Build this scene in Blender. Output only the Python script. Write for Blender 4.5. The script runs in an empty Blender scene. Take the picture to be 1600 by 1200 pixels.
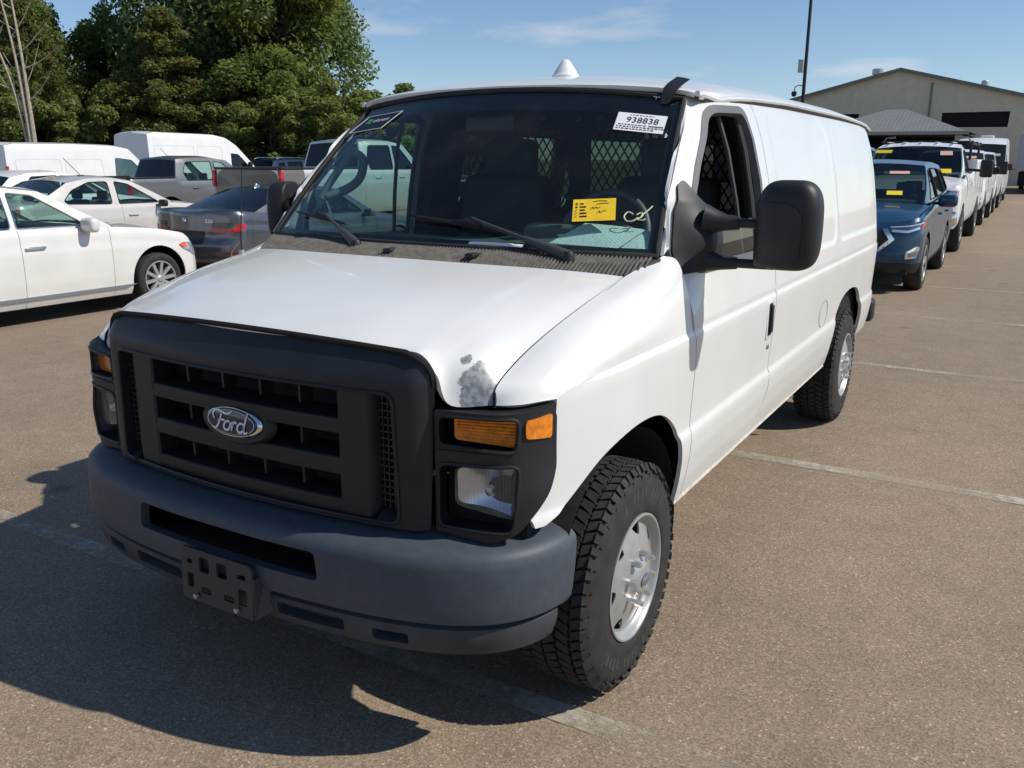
import bpy, bmesh, math, random
import numpy as np
from mathutils import Vector, Matrix
from mathutils.geometry import delaunay_2d_cdt
random.seed(7); RNG = np.random.default_rng(7)
S = bpy.context.scene
COL = S.collection
rad = math.radians

# ------------------------------------------------------------------ camera
def look(yaw, pitch, roll):
    cy, sy, cp, sp = math.cos(yaw), math.sin(yaw), math.cos(pitch), math.sin(pitch)
    f = np.array([-sy*cp, cy*cp, sp]); r = np.array([cy, sy, 0.0]); u = np.cross(r, f)
    cr, sr = math.cos(roll), math.sin(roll)
    return cr*r+sr*u, -sr*r+cr*u, f
cam_d = bpy.data.cameras.new('camera'); cam = bpy.data.objects.new('camera', cam_d); COL.objects.link(cam)
r_, u_, f_ = look(rad(30.384), rad(-14.385), rad(.245))
M4 = Matrix.Identity(4)
for i in range(3):
    M4[i][0] = r_[i]; M4[i][1] = u_[i]; M4[i][2] = -f_[i]
M4[0][3], M4[1][3], M4[2][3] = 1.952, -2.425, 1.667
cam.matrix_world = M4
cam_d.sensor_width = 36; cam_d.lens = 1373.07/1600*36; cam_d.clip_start = .05; cam_d.clip_end = 4000
S.camera = cam

# ------------------------------------------------------------------ sky, sun, exposure
SUN = Vector((.91, .335, 1.0)).normalized()
world = bpy.data.worlds.new('World'); S.world = world; world.use_nodes = True
wn, wl = world.node_tree.nodes, world.node_tree.links
wn.clear()
w_out = wn.new('ShaderNodeOutputWorld'); w_bg = wn.new('ShaderNodeBackground'); w_sky = wn.new('ShaderNodeTexSky')
w_sky.sky_type = 'NISHITA'; w_sky.sun_disc = False
w_sky.sun_elevation = math.asin(SUN.z); w_sky.sun_rotation = math.atan2(SUN.x, SUN.y)
w_sky.air_density = .88; w_sky.dust_density = .08; w_sky.ozone_density = 4.0; w_sky.altitude = 200
w_bg.inputs[1].default_value = .108
tc = wn.new('ShaderNodeTexCoord'); sep = wn.new('ShaderNodeSeparateXYZ'); wl.new(tc.outputs['Generated'], sep.inputs[0])
def wmath(op, a, b=None, clamp=False):
    n = wn.new('ShaderNodeMath'); n.operation = op; n.use_clamp = clamp
    for k, v in enumerate((a, b)):
        if v is None: continue
        if isinstance(v, (int, float)): n.inputs[k].default_value = v
        else: wl.new(v, n.inputs[k])
    return n.outputs[0]
zz = wmath('ADD', wmath('MAXIMUM', sep.outputs[2], 0), .11)
cmb = wn.new('ShaderNodeCombineXYZ')
wl.new(wmath('DIVIDE', sep.outputs[0], zz), cmb.inputs[0]); wl.new(wmath('DIVIDE', sep.outputs[1], zz), cmb.inputs[1]); cmb.inputs[2].default_value = 2.1
nz = wn.new('ShaderNodeTexNoise'); nz.inputs['Scale'].default_value = 1.1; nz.inputs['Detail'].default_value = 9; nz.inputs['Roughness'].default_value = .58
wl.new(cmb.outputs[0], nz.inputs['Vector'])
rmp = wn.new('ShaderNodeValToRGB'); rmp.color_ramp.elements[0].position = .555; rmp.color_ramp.elements[1].position = .75
wl.new(nz.outputs[0], rmp.inputs[0])
fade = wmath('MULTIPLY', wmath('MULTIPLY', sep.outputs[2], 14, True), .42)
cfac = wmath('MULTIPLY', rmp.outputs[0], fade)
mixc = wn.new('ShaderNodeMix'); mixc.data_type = 'RGBA'
wl.new(cfac, mixc.inputs[0]); wl.new(w_sky.outputs[0], mixc.inputs[6]); mixc.inputs[7].default_value = (7.6, 7.4, 7.4, 1)
wl.new(mixc.outputs[2], w_bg.inputs[0]); wl.new(w_bg.outputs[0], w_out.inputs[0])
sun_d = bpy.data.lights.new('sun', 'SUN'); sun_d.energy = 4.25; sun_d.angle = rad(.55); sun_d.color = (1, .955, .87)
sun = bpy.data.objects.new('sun', sun_d); COL.objects.link(sun); sun.rotation_euler = (-SUN).to_track_quat('-Z', 'Y').to_euler()
S.view_settings.view_transform = 'Standard'; S.view_settings.look = 'None'; S.view_settings.gamma = 1; S.view_settings.exposure = .06
S.view_settings.use_curve_mapping = False
S.render.engine = 'CYCLES'; S.cycles.max_bounces = 8; S.cycles.transparent_max_bounces = 16
S.cycles.use_denoising = True

# ------------------------------------------------------------------ materials
MATS = {}
def mat(name, col=(.5, .5, .5), rough=.5, metal=0, coat=0, spec=.5, bump=None, var=None, emis=None, trans=0, ior=1.45, sheen=0):
    """bump=(scale,strength,dist); var=(scale,amount,detail) multiplies the colour with noise"""
    if name in MATS: return MATS[name]
    m = bpy.data.materials.new(name); m.use_nodes = True; nt = m.node_tree; b = nt.nodes['Principled BSDF']
    b.inputs['Base Color'].default_value = (*col, 1); b.inputs['Roughness'].default_value = rough; b.inputs['Metallic'].default_value = metal
    b.inputs['Coat Weight'].default_value = coat; b.inputs['Coat Roughness'].default_value = .04
    b.inputs['Specular IOR Level'].default_value = spec; b.inputs['Transmission Weight'].default_value = trans; b.inputs['IOR'].default_value = ior
    if emis: b.inputs['Emission Color'].default_value = (*emis[0], 1); b.inputs['Emission Strength'].default_value = emis[1]
    if bump or var: t = nt.nodes.new('ShaderNodeTexCoord')
    if var:
        n = nt.nodes.new('ShaderNodeTexNoise'); n.inputs['Scale'].default_value = var[0]; n.inputs['Detail'].default_value = var[2] if len(var) > 2 else 5
        nt.links.new(t.outputs['Object'], n.inputs['Vector'])
        mr = nt.nodes.new('ShaderNodeMapRange'); mr.inputs[1].default_value = .3; mr.inputs[2].default_value = .7; mr.inputs[3].default_value = 1-var[1]; mr.inputs[4].default_value = 1+var[1]
        nt.links.new(n.outputs[0], mr.inputs[0])
        mx = nt.nodes.new('ShaderNodeMix'); mx.data_type = 'RGBA'; mx.blend_type = 'MULTIPLY'; mx.inputs[0].default_value = 1; mx.inputs[6].default_value = (*col, 1)
        nt.links.new(mr.outputs[0], mx.inputs[7]); nt.links.new(mx.outputs[2], b.inputs['Base Color'])
    if bump:
        n = nt.nodes.new('ShaderNodeTexNoise'); n.inputs['Scale'].default_value = bump[0]; n.inputs['Detail'].default_value = 3
        nt.links.new(t.outputs['Object'], n.inputs['Vector'])
        bp = nt.nodes.new('ShaderNodeBump'); bp.inputs['Strength'].default_value = bump[1]; bp.inputs['Distance'].default_value = bump[2]
        nt.links.new(n.outputs[0], bp.inputs['Height']); nt.links.new(bp.outputs[0], b.inputs['Normal'])
    MATS[name] = m; return m
def glass(name, tint, rough=.0, ior=1.5, gain=1.0):
    """thin automotive glass: tinted see-through with a Fresnel reflection"""
    if name in MATS: return MATS[name]
    m = bpy.data.materials.new(name); m.use_nodes = True; nt = m.node_tree; nt.nodes.clear(); N = nt.nodes.new
    o = N('ShaderNodeOutputMaterial'); mx = N('ShaderNodeMixShader'); tr = N('ShaderNodeBsdfTransparent'); gl = N('ShaderNodeBsdfGlossy'); fr = N('ShaderNodeFresnel')
    tr.inputs[0].default_value = (*tint, 1); gl.inputs['Roughness'].default_value = rough; fr.inputs[0].default_value = ior
    gl.inputs[0].default_value = (gain, gain, gain, 1)
    ge = N('ShaderNodeNewGeometry'); ma = N('ShaderNodeMapRange'); ma.inputs[3].default_value = ior; ma.inputs[4].default_value = 1/ior; nt.links.new(ge.outputs['Backfacing'], ma.inputs[0]); nt.links.new(ma.outputs[0], fr.inputs[0])
    nt.links.new(fr.outputs[0], mx.inputs[0]); nt.links.new(tr.outputs[0], mx.inputs[1]); nt.links.new(gl.outputs[0], mx.inputs[2]); nt.links.new(mx.outputs[0], o.inputs[0])
    MATS[name] = m; return m
def paint(name, col, rough=.28, metal=0, coat=.6, dirt=.04):
    return mat(name, col, rough, metal, coat, .5, None, (3.0, dirt, 6))
VWHITE = paint('van white paint', (.745, .745, .72), .3, 0, .5, .035)
BLACK = mat('black trim plastic', (.016, .017, .02), .5, bump=(900, .15, .0004), var=(12, .18))
GRILLE = mat('dark grille plastic', (.015, .017, .021), .48, bump=(1200, .12, .0003), var=(9, .2))
BUMPER = mat('faded grey blue bumper plastic', (.056, .068, .084), .55, bump=(700, .18, .0005), var=(30, .12, 8))
RUBBER = mat('black rubber', (.02, .02, .02), .7, var=(20, .2))
TIRE = mat('tyre rubber', (.027, .025, .023), .78, bump=(220, .3, .001), var=(16, .3))
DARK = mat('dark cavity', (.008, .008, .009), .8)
CHASSIS = mat('dark chassis', (.015, .014, .013), .8, var=(10, .3))
SILVER = mat('silver wheel paint', (.43, .43, .42), .38, .5, var=(25, .08))
CHROME = mat('chrome', (.8, .8, .8), .1, 1)
SEAM = mat('panel seam', (.02, .02, .022), .7)
AMBER = mat('amber lens', (.75, .22, .015), .12, 0, .6, bump=(120, .3, .002), var=(60, .25))
WSGLASS = glass('windshield glass', (.66, .83, .79), 0, 1.45)
def dusty(m, amt):
    nt = m.node_tree; N = nt.nodes.new; L = nt.links.new; o = nt.nodes['Material Output']; src = o.inputs[0].links[0].from_socket
    t = N('ShaderNodeTexCoord'); n = N('ShaderNodeTexNoise'); n.inputs['Scale'].default_value = 9; n.inputs['Detail'].default_value = 9; n.inputs['Roughness'].default_value = .7; L(t.outputs['Object'], n.inputs[0])
    mr = N('ShaderNodeMapRange'); mr.inputs[1].default_value = .35; mr.inputs[2].default_value = .75; mr.inputs[3].default_value = amt*.3; mr.inputs[4].default_value = amt; L(n.outputs[0], mr.inputs[0])
    d = N('ShaderNodeBsdfDiffuse'); d.inputs[0].default_value = (.5, .48, .42, 1); mx = N('ShaderNodeMixShader'); L(mr.outputs[0], mx.inputs[0]); L(src, mx.inputs[1]); L(d.outputs[0], mx.inputs[2]); L(mx.outputs[0], o.inputs[0])
dusty(WSGLASS, .014)
CLEAR = glass('side glass', (.60, .76, .71), 0, 1.5); CARGOG = glass('dark cargo glass', (.13, .18, .17), 0, 1.5)
SMOKE = glass('smoked glass', (.16, .19, .19), 0, 1.5)
PRIVACY = glass('privacy glass', (.05, .06, .065), 0, 1.5)
CABIN = mat('dark cabin trim', (.03, .033, .036), .75, var=(8, .2))
DASH = mat('grey dashboard vinyl', (.10, .11, .105), .7, bump=(500, .15, .0006), var=(6, .15))

# ------------------------------------------------------------------ mesh helpers
def mk(name, V, F, m, parent=None, smooth=True, angle=38, label=None):
    me = bpy.data.meshes.new(name)
    me.from_pydata([tuple(map(float, v)) for v in V], [], [tuple(map(int, f)) for f in F]); me.validate(); me.update()
    if smooth:
        me.polygons.foreach_set('use_smooth', [True]*len(me.polygons)); me.set_sharp_from_angle(angle=rad(angle))
    if m: me.materials.append(m)
    o = bpy.data.objects.new(name, me); COL.objects.link(o)
    if parent: o.parent = parent
    if label: o['label'] = label
    return o
def empty(name, loc=(0, 0, 0), rz=0, parent=None):
    o = bpy.data.objects.new(name, None); COL.objects.link(o); o.location = loc; o.rotation_euler = (0, 0, rz); o.empty_display_size = .2
    if parent: o.parent = parent
    return o
def tag(o, label=None, cat=None, group=None, kind=None):
    for k, v in (('label', label), ('category', cat), ('group', group), ('kind', kind)):
        if v: o[k] = v
    return o
def copy_tree(o, parent=None):
    c = o.copy(); COL.objects.link(c); c.parent = parent
    for ch in o.children: copy_tree(ch, c)
    return c
class MB:
    def __init__(s): s.V = []; s.F = []
    def add(s, V, F):
        k = len(s.V); s.V += [tuple(v) for v in V]; s.F += [tuple(i+k for i in f) for f in F]; return s
    def box(s, c, d, R=None):
        v = [np.array([(x-.5)*d[0], (y-.5)*d[1], (z-.5)*d[2]]) for x in (0, 1) for y in (0, 1) for z in (0, 1)]
        if R is not None: v = [R@p for p in v]
        return s.add([p+np.array(c) for p in v], [(0, 1, 3, 2), (4, 6, 7, 5), (0, 4, 5, 1), (2, 3, 7, 6), (0, 2, 6, 4), (1, 5, 7, 3)])
    def hull8(s, v): return s.add(v, [(0, 1, 3, 2), (4, 6, 7, 5), (0, 4, 5, 1), (2, 3, 7, 6), (0, 2, 6, 4), (1, 5, 7, 3)])
    def tube(s, P, r, n=8, cap=True):
        V, F = tube(P, r, n, cap); return s.add(V, F)
    def build(s, name, m, parent=None, smooth=True, angle=38, label=None): return mk(name, s.V, s.F, m, parent, smooth, angle, label)
def rotz(a): c, s = math.cos(a), math.sin(a); return np.array([[c, -s, 0], [s, c, 0], [0, 0, 1.]])
def roty(a): c, s = math.cos(a), math.sin(a); return np.array([[c, 0, s], [0, 1, 0], [-s, 0, c]])
def rotx(a): c, s = math.cos(a), math.sin(a); return np.array([[1, 0, 0], [0, c, -s], [0, s, c.real]])
def tube(P, r, n=8, cap=True):
    P = [np.array(p, float) for p in P]; V = []; F = []; rs = r if hasattr(r, '__len__') else [r]*len(P)
    up = np.array([0, 0, 1.]); prev = None
    for i, p in enumerate(P):
        t = P[min(i+1, len(P)-1)]-P[max(i-1, 0)]; t /= max(np.linalg.norm(t), 1e-9)
        a = np.cross(t, up) if prev is None else prev-t*(prev@t)
        if np.linalg.norm(a) < 1e-3: a = np.cross(t, np.array([1., 0, 0]))
        a /= np.linalg.norm(a); prev = a; b = np.cross(t, a)
        for k in range(n):
            q = 2*math.pi*k/n; V.append(p+rs[i]*(math.cos(q)*a+math.sin(q)*b))
    for i in range(len(P)-1):
        for k in range(n): F.append((i*n+k, i*n+(k+1) % n, (i+1)*n+(k+1) % n, (i+1)*n+k))
    if cap: F.append(tuple(range(n))[::-1]); F.append(tuple(range((len(P)-1)*n, len(P)*n)))
    return V, F
def cr1(P, n):
    """Catmull-Rom through control points P (k,d) -> n samples"""
    P = np.asarray(P, float); k = len(P)
    if k == 2: t = np.linspace(0, 1, n)[:, None]; return P[0]*(1-t)+P[1]*t
    E = np.vstack([2*P[0]-P[1], P, 2*P[-1]-P[-2]]); u = np.linspace(0, k-1, n); i = np.minimum(u.astype(int), k-2); t = (u-i)[:, None]
    a, b, c, d = E[i], E[i+1], E[i+2], E[i+3]
    return .5*(2*b+(c-a)*t+(2*a-5*b+4*c-d)*t*t+(3*b-a-3*c+d)*t**3)
def netpts(C, nu, nv):
    C = np.asarray(C, float); R = np.stack([cr1(C[i], nv) for i in range(len(C))])
    return np.stack([cr1(R[:, j], nu) for j in range(nv)], 1)
def grid_faces(nu, nv): return [(i*nv+j, i*nv+j+1, (i+1)*nv+j+1, (i+1)*nv+j) for i in range(nu-1) for j in range(nv-1)]
def vnormals(V, F):
    V = np.asarray(V, float); N = np.zeros_like(V)
    for f in F:
        a = np.cross(V[f[1]]-V[f[0]], V[f[-1]]-V[f[0]])
        for i in f: N[i] += a
    return N/np.maximum(np.linalg.norm(N, axis=1), 1e-12)[:, None]
def rim(V, F, depth, out):
    """orient faces along `out` (vector or fn) and fold a flange of `depth` behind every open edge"""
    V = np.asarray(V, float); N = vnormals(V, F)
    o = np.asarray(out, float) if not callable(out) else out(V)
    if (N*o).sum() < 0: F = [f[::-1] for f in F]; N = -N
    if depth <= 0: return V, F
    E = {}
    for f in F:
        for a, b in zip(f, f[1:]+f[:1]): E[(a, b)] = 1
    bnd = [(a, b) for (a, b) in E if (b, a) not in E]
    ids = sorted({i for e in bnd for i in e}); mp = {i: len(V)+k for k, i in enumerate(ids)}
    V2 = np.vstack([V, V[ids]-N[ids]*depth]); F2 = list(F)+[(b, a, mp[a], mp[b]) for a, b in bnd]
    return V2, F2
def sheet(name, C, nu, nv, m, parent, out, depth=.012, mirror=False, raw=False):
    """net through control points -> panel"""
    P = netpts(C, nu, nv).reshape(-1, 3); V, F = rim(P, grid_faces(nu, nv), depth, out)
    if mirror: V = V*np.array([-1, 1, 1]); F = [f[::-1] for f in F]
    if raw: return V, F
    return mk(name, V, F, m, parent)
def resample(poly, sp):
    P = np.asarray(poly, float); out = []
    for a, b in zip(P, np.roll(P, -1, 0)):
        n = max(1, int(math.ceil(np.linalg.norm(b-a)/sp))); out += [a+(b-a)*k/n for k in range(n)]
    return np.array(out)
def inside(P, poly):
    x, y = P[:, 0], P[:, 1]; c = np.zeros(len(P), bool); q = poly
    for (x1, y1), (x2, y2) in zip(q, np.roll(q, -1, 0)):
        if y1 == y2: continue
        c ^= ((y1 > y) != (y2 > y)) & (x < (x2-x1)*(y-y1)/(y2-y1)+x1)
    return c
def cdt(outer, holes, sp, spv=None):
    spv = spv or sp
    loops = [resample(outer, sp)]+[resample(h, sp) for h in holes]; B = np.vstack(loops); edges = []; k = 0
    for L in loops: edges += [(k+i, k+(i+1) % len(L)) for i in range(len(L))]; k += len(L)
    lo, hi = loops[0].min(0), loops[0].max(0)
    gx, gy = np.meshgrid(np.arange(lo[0]+sp/2, hi[0], sp), np.arange(lo[1]+spv/2, hi[1], spv)); G = np.stack([gx.ravel(), gy.ravel()], 1)
    if len(G):
        ok = inside(G, loops[0])
        for h in loops[1:]: ok &= ~inside(G, h)
        G = G[ok]
    if len(G):
        d = np.full(len(G), 1e9)
        for i in range(0, len(B), 200): d = np.minimum(d, (np.abs(G[:, None]-B[None, i:i+200])/np.array([sp, spv])).max(2).min(1))
        G = G[d > .5]
    pts = np.vstack([B, G]) if len(G) else B
    v, e, f, *_ = delaunay_2d_cdt([Vector(p) for p in pts], edges, [], 2, 1e-6)
    q = np.array([[p.x, p.y] for p in v]); F = [tuple(t) for t in f]
    c = np.array([q[list(t)].mean(0) for t in F]); ok = inside(c, loops[0])
    for h in loops[1:]: ok &= ~inside(c, h)
    return q, [t for t, k in zip(F, ok) if k]
def panel(name, outer, holes, sp, fmap, m, parent, out, depth=.012, mirror=False, raw=False, spv=None, label=None):
    p, F = cdt(outer, holes, sp, spv); V, F = rim(fmap(p), F, depth, out)
    if mirror: V = V*np.array([-1, 1, 1]); F = [f[::-1] for f in F]
    if raw: return V, F
    return mk(name, V, F, m, parent, label=label)
def lathe(prof, n, axis='x'):
    """profile [(radius, along)] closed off at r=0 if given"""
    V = []; F = []; k = len(prof)
    for i in range(n):
        a = 2*math.pi*i/n; c, s = math.cos(a), math.sin(a)
        for r, h in prof: V.append((h, r*c, r*s) if axis == 'x' else (r*c, r*s, h) if axis == 'z' else (r*c, h, r*s))
    for i in range(n):
        for j in range(k-1): F.append((i*k+j, i*k+j+1, ((i+1) % n)*k+j+1, ((i+1) % n)*k+j))
    if axis != 'x': pass
    return V, F
def rounded(x0, z0, x1, z1, r, n=5):
    P = []
    for cx, cz, a0 in ((x1-r, z1-r, 0), (x0+r, z1-r, 90), (x0+r, z0+r, 180), (x1-r, z0+r, 270)):
        for k in range(n+1): a = rad(a0+90*k/n); P.append((cx+r*math.cos(a), cz+r*math.sin(a)))
    return P
def roundpoly(P, r, n=4):
    """round the corners of polygon P"""
    P = [np.array(p, float) for p in P]; out = []; rr = r if hasattr(r, '__len__') else [r]*len(P)
    for i, p in enumerate(P):
        a, b = P[i-1]-p, P[(i+1) % len(P)]-p; la, lb = np.linalg.norm(a), np.linalg.norm(b); d = min(rr[i], la*.45, lb*.45)
        s, e = p+a/la*d, p+b/lb*d
        for k in range(n+1): t = k/n; out.append((1-t)**2*s+2*t*(1-t)*p+t*t*e)
    return [tuple(q) for q in out]
def extrude_poly(outer, holes, sp, T, th):
    """flat plate with holes: T maps (N,3) local (u,v,w) to world, w in 0..th"""
    p, F = cdt(outer, holes, sp); n = len(p)
    V = np.vstack([np.c_[p, np.zeros(n)], np.c_[p, np.full(n, th)]]); E = {}
    for f in F:
        for a, b in zip(f, f[1:]+f[:1]): E[(a, b)] = 1
    FF = [f[::-1] for f in F]+[tuple(i+n for i in f) for f in F]+[(a, b, b+n, a+n) for (a, b) in E if (b, a) not in E]
    return T(V), FF
def rbox(name, c, d, bev, m, parent, seg=3, R=None, taper=None):
    bm = bmesh.new(); bmesh.ops.create_cube(bm, size=1)
    for v in bm.verts:
        v.co = Vector((v.co.x*d[0], v.co.y*d[1], v.co.z*d[2]))
        if taper: taper(v.co)
    if bev: bmesh.ops.bevel(bm, geom=bm.edges[:], offset=bev, segments=seg, affect='EDGES', profile=.5)
    bm.normal_update(); me = bpy.data.meshes.new(name)
    for v in bm.verts:
        q = np.array(v.co) if R is None else R@np.array(v.co); v.co = Vector(q+np.array(c))
    bm.to_mesh(me); bm.free(); me.polygons.foreach_set('use_smooth', [True]*len(me.polygons)); me.set_sharp_from_angle(angle=rad(50)); me.materials.append(m)
    o = bpy.data.objects.new(name, me); COL.objects.link(o); o.parent = parent; return o
def text(name, s, size, T, m, parent, align='CENTER', shear=0, xs=1.0, th=.0004):
    """lettering as mesh; T maps local (N,3) (x right, y up, z out) to parent space"""
    cu = bpy.data.curves.new(name, 'FONT'); cu.body = s; cu.size = size; cu.align_x = align; cu.align_y = 'CENTER'; cu.shear = shear; cu.resolution_u = 3
    to = bpy.data.objects.new(name, cu); COL.objects.link(to); bpy.context.view_layer.update()
    me = to.evaluated_get(bpy.context.evaluated_depsgraph_get()).to_mesh(); V = np.array([v.co[:] for v in me.vertices]) if len(me.vertices) else np.zeros((0, 3)); F = [tuple(p.vertices) for p in me.polygons]
    bpy.data.objects.remove(to); V = V*np.array([xs, 1, 1]); V[:, 2] = th
    return mk(name, T(V), F, m, parent, smooth=False)
def frame(o, ex, ey):
    o, ex, ey = (np.array(a, float) for a in (o, ex, ey)); ex /= np.linalg.norm(ex); ey = ey-ex*(ey@ex); ey /= np.linalg.norm(ey); ez = np.cross(ex, ey)
    return lambda V: o+V[:, :1]*ex+V[:, 1:2]*ey+V[:, 2:3]*ez
def interp(xs, ys, smooth=0):
    xs, ys = np.array(xs, float), np.array(ys, float)
    if not smooth: return lambda q: np.interp(q, xs, ys)
    g = np.linspace(xs[0], xs[-1], 1200); v = np.interp(g, xs, ys); st = g[1]-g[0]; k = int(3*smooth/st)+1
    w = np.exp(-.5*(np.arange(-k, k+1)*st/smooth)**2); w /= w.sum()
    pad = np.r_[2*v[0]-v[1:k+1][::-1], v, 2*v[-1]-v[-k-1:-1][::-1]]; v = np.convolve(pad, w, 'valid')
    return lambda q: np.interp(q, g, v)
def clipped(z0, z1, q): return np.clip((q-z0)/(z1-z0), 0, 1)
def sstep(a, b, q): t = np.clip((q-a)/(b-a), 0, 1); return t*t*(3-2*t)

# ------------------------------------------------------------------ ground
ground_z = interp([-1500, -60, -20, -12, -8, -3, 1500], [-.1, -.1, -.08, -.17, -.2, 0, 0])
def gz(x): return float(ground_z(x))
def asphalt():
    m = bpy.data.materials.new('worn brown asphalt'); m.use_nodes = True; nt = m.node_tree; L = nt.links.new; N = nt.nodes.new; b = nt.nodes['Principled BSDF']
    t = N('ShaderNodeTexCoord'); b.inputs['Roughness'].default_value = .82; b.inputs['Specular IOR Level'].default_value = .35
    def noise(sc, det, ro=.5):
        n = N('ShaderNodeTexNoise'); n.inputs['Scale'].default_value = sc; n.inputs['Detail'].default_value = det; n.inputs['Roughness'].default_value = ro; L(t.outputs['Object'], n.inputs['Vector']); return n.outputs[0]
    def mr(s, a, c, d, e):
        n = N('ShaderNodeMapRange'); n.inputs[1].default_value = a; n.inputs[2].default_value = c; n.inputs[3].default_value = d; n.inputs[4].default_value = e; L(s, n.inputs[0]); return n.outputs[0]
    def mul(a, c):
        n = N('ShaderNodeMath'); n.operation = 'MULTIPLY'; L(a, n.inputs[0]); L(c, n.inputs[1]); return n.outputs[0]
    v = N('ShaderNodeTexVoronoi'); v.inputs['Scale'].default_value = 175; L(t.outputs['Object'], v.inputs['Vector'])
    sx = N('ShaderNodeSeparateColor'); L(v.outputs['Color'], sx.inputs[0])
    stones = mr(sx.outputs[0], 0, 1, .66, 1.26)
    glint = mr(sx.outputs[1], .93, 1.0, 1.0, 1.9)
    big = mr(noise(.35, 6, .6), .3, .7, .86, 1.1); mid = mr(noise(5, 6, .6), .3, .7, .9, 1.09)
    pit = mr(noise(60, 4, .6), .34, .5, .84, 1.0)
    f = mul(mul(mul(mul(stones, glint), big), mid), pit)
    # faint oil stains
    st = mr(noise(.9, 3, .5), .64, .78, 1.0, .72); f = mul(f, st)
    vd = N('ShaderNodeTexVoronoi'); vd.inputs['Scale'].default_value = .8; L(t.outputs['Object'], vd.inputs['Vector']); f = mul(f, mr(vd.outputs['Distance'], .03, .07, .62, 1.0))
    # hairline cracks
    vc = N('ShaderNodeTexVoronoi'); vc.feature = 'DISTANCE_TO_EDGE'; vc.inputs['Scale'].default_value = .22
    ad = N('ShaderNodeMix'); ad.data_type = 'RGBA'; ad.inputs[0].default_value = .12; nn = N('ShaderNodeTexNoise'); nn.inputs['Scale'].default_value = 2.2; nn.inputs['Detail'].default_value = 8; L(t.outputs['Object'], nn.inputs['Vector']); L(t.outputs['Object'], ad.inputs[6]); L(nn.outputs['Color'], ad.inputs[7]); L(ad.outputs[2], vc.inputs['Vector'])
    f = mul(f, mr(vc.outputs['Distance'], .0, .0018, .88, 1.0))
    r = N('ShaderNodeMix'); r.data_type = 'RGBA'; r.blend_type = 'MULTIPLY'; r.inputs[0].default_value = 1; r.inputs[6].default_value = (.276, .210, .148, 1); L(f, r.inputs[7]); L(r.outputs[2], b.inputs['Base Color'])
    bp = N('ShaderNodeBump'); bp.inputs['Strength'].default_value = .55; bp.inputs['Distance'].default_value = .004; L(mul(stones, pit), bp.inputs['Height']); L(bp.outputs[0], b.inputs['Normal'])
    return m
ASPHALT = asphalt()
gx = [-1500, -300, -100, -60, -40, -30, -24, -20, -18, -16, -14, -13, -12, -11, -10, -9, -8, -7, -6, -5, -4, -3.5, -3, -2, 0, 10, 60, 300, 1500]
gy = [-1500, -200, -30, 0, 30, 200, 1500]
mkg = mk('ground', [(x, y, gz(x)) for x in gx for y in gy], grid_faces(len(gx), len(gy)), ASPHALT)
for p in mkg.data.polygons:
    if p.normal.z < 0: mkg.data.flip_normals(); break
tag(mkg, 'brown worn asphalt of the parking lot', 'parking lot', kind='structure')
def line_paint(name='worn white line paint', cov=.56, col=(.52, .47, .38)):
    m = bpy.data.materials.new(name); m.use_nodes = True; nt = m.node_tree; L = nt.links.new; N = nt.nodes.new; b = nt.nodes['Principled BSDF']
    t = N('ShaderNodeTexCoord'); n1 = N('ShaderNodeTexNoise'); n1.inputs['Scale'].default_value = 22; n1.inputs['Detail'].default_value = 8; n1.inputs['Roughness'].default_value = .75
    n2 = N('ShaderNodeTexNoise'); n2.inputs['Scale'].default_value = 1.6; L(t.outputs['Object'], n1.inputs['Vector']); L(t.outputs['Object'], n2.inputs['Vector'])
    ad = N('ShaderNodeMath'); ad.operation = 'ADD'; L(n1.outputs[0], ad.inputs[0]); L(n2.outputs[0], ad.inputs[1])
    mr = N('ShaderNodeMapRange'); mr.inputs[1].default_value = .95; mr.inputs[2].default_value = 1.2; mr.inputs[3].default_value = cov-.3; mr.inputs[4].default_value = cov+.3; L(ad.outputs[0], mr.inputs[0])
    b.inputs['Base Color'].default_value = (*col, 1); b.inputs['Roughness'].default_value = .8
    tr = N('ShaderNodeBsdfTransparent'); mx = N('ShaderNodeMixShader'); L(mr.outputs[0], mx.inputs[0]); L(tr.outputs[0], mx.inputs[1]); L(b.outputs[0], mx.inputs[2]); L(mx.outputs[0], nt.nodes['Material Output'].inputs[0])
    return m
LINE = line_paint(); LINE0 = line_paint('faint worn line paint', .40)
line_lab = ['worn white stall line passing under the front of the white van', 'worn white stall line beside the white van just behind its door', 'worn white stall line by the rear wheel of the white van',
            'worn white stall line behind the white van before the blue SUV', 'worn white stall line starting at the front wheel of the blue SUV', 'worn white stall line beside the white utility truck', 'worn white stall line nearest the far white tall van']
for i, y in enumerate((-.285, 2.455, 5.30, 8.05, 10.72, 13.45, 16.2)):
    x0 = -2.7 if i == 0 else -1.0
    n = 10; xs = np.linspace(x0, 4.2 if i else 3.2, n)
    V = [(x, y+s*.048+RNG.normal(0, .003), .004) for x in xs for s in (-1, 1)]
    o = mk('parking_line', V, grid_faces(n, 2), LINE0 if i == 0 else LINE if i < 2 else line_paint('worn thin line paint', .45) if i == 2 else bpy.data.materials['worn thin line paint'], smooth=False)
    if o.data.polygons[0].normal.z < 0: o.data.flip_normals()
    tag(o, line_lab[i], 'line marking', 'parking stall lines', 'structure')

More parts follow.
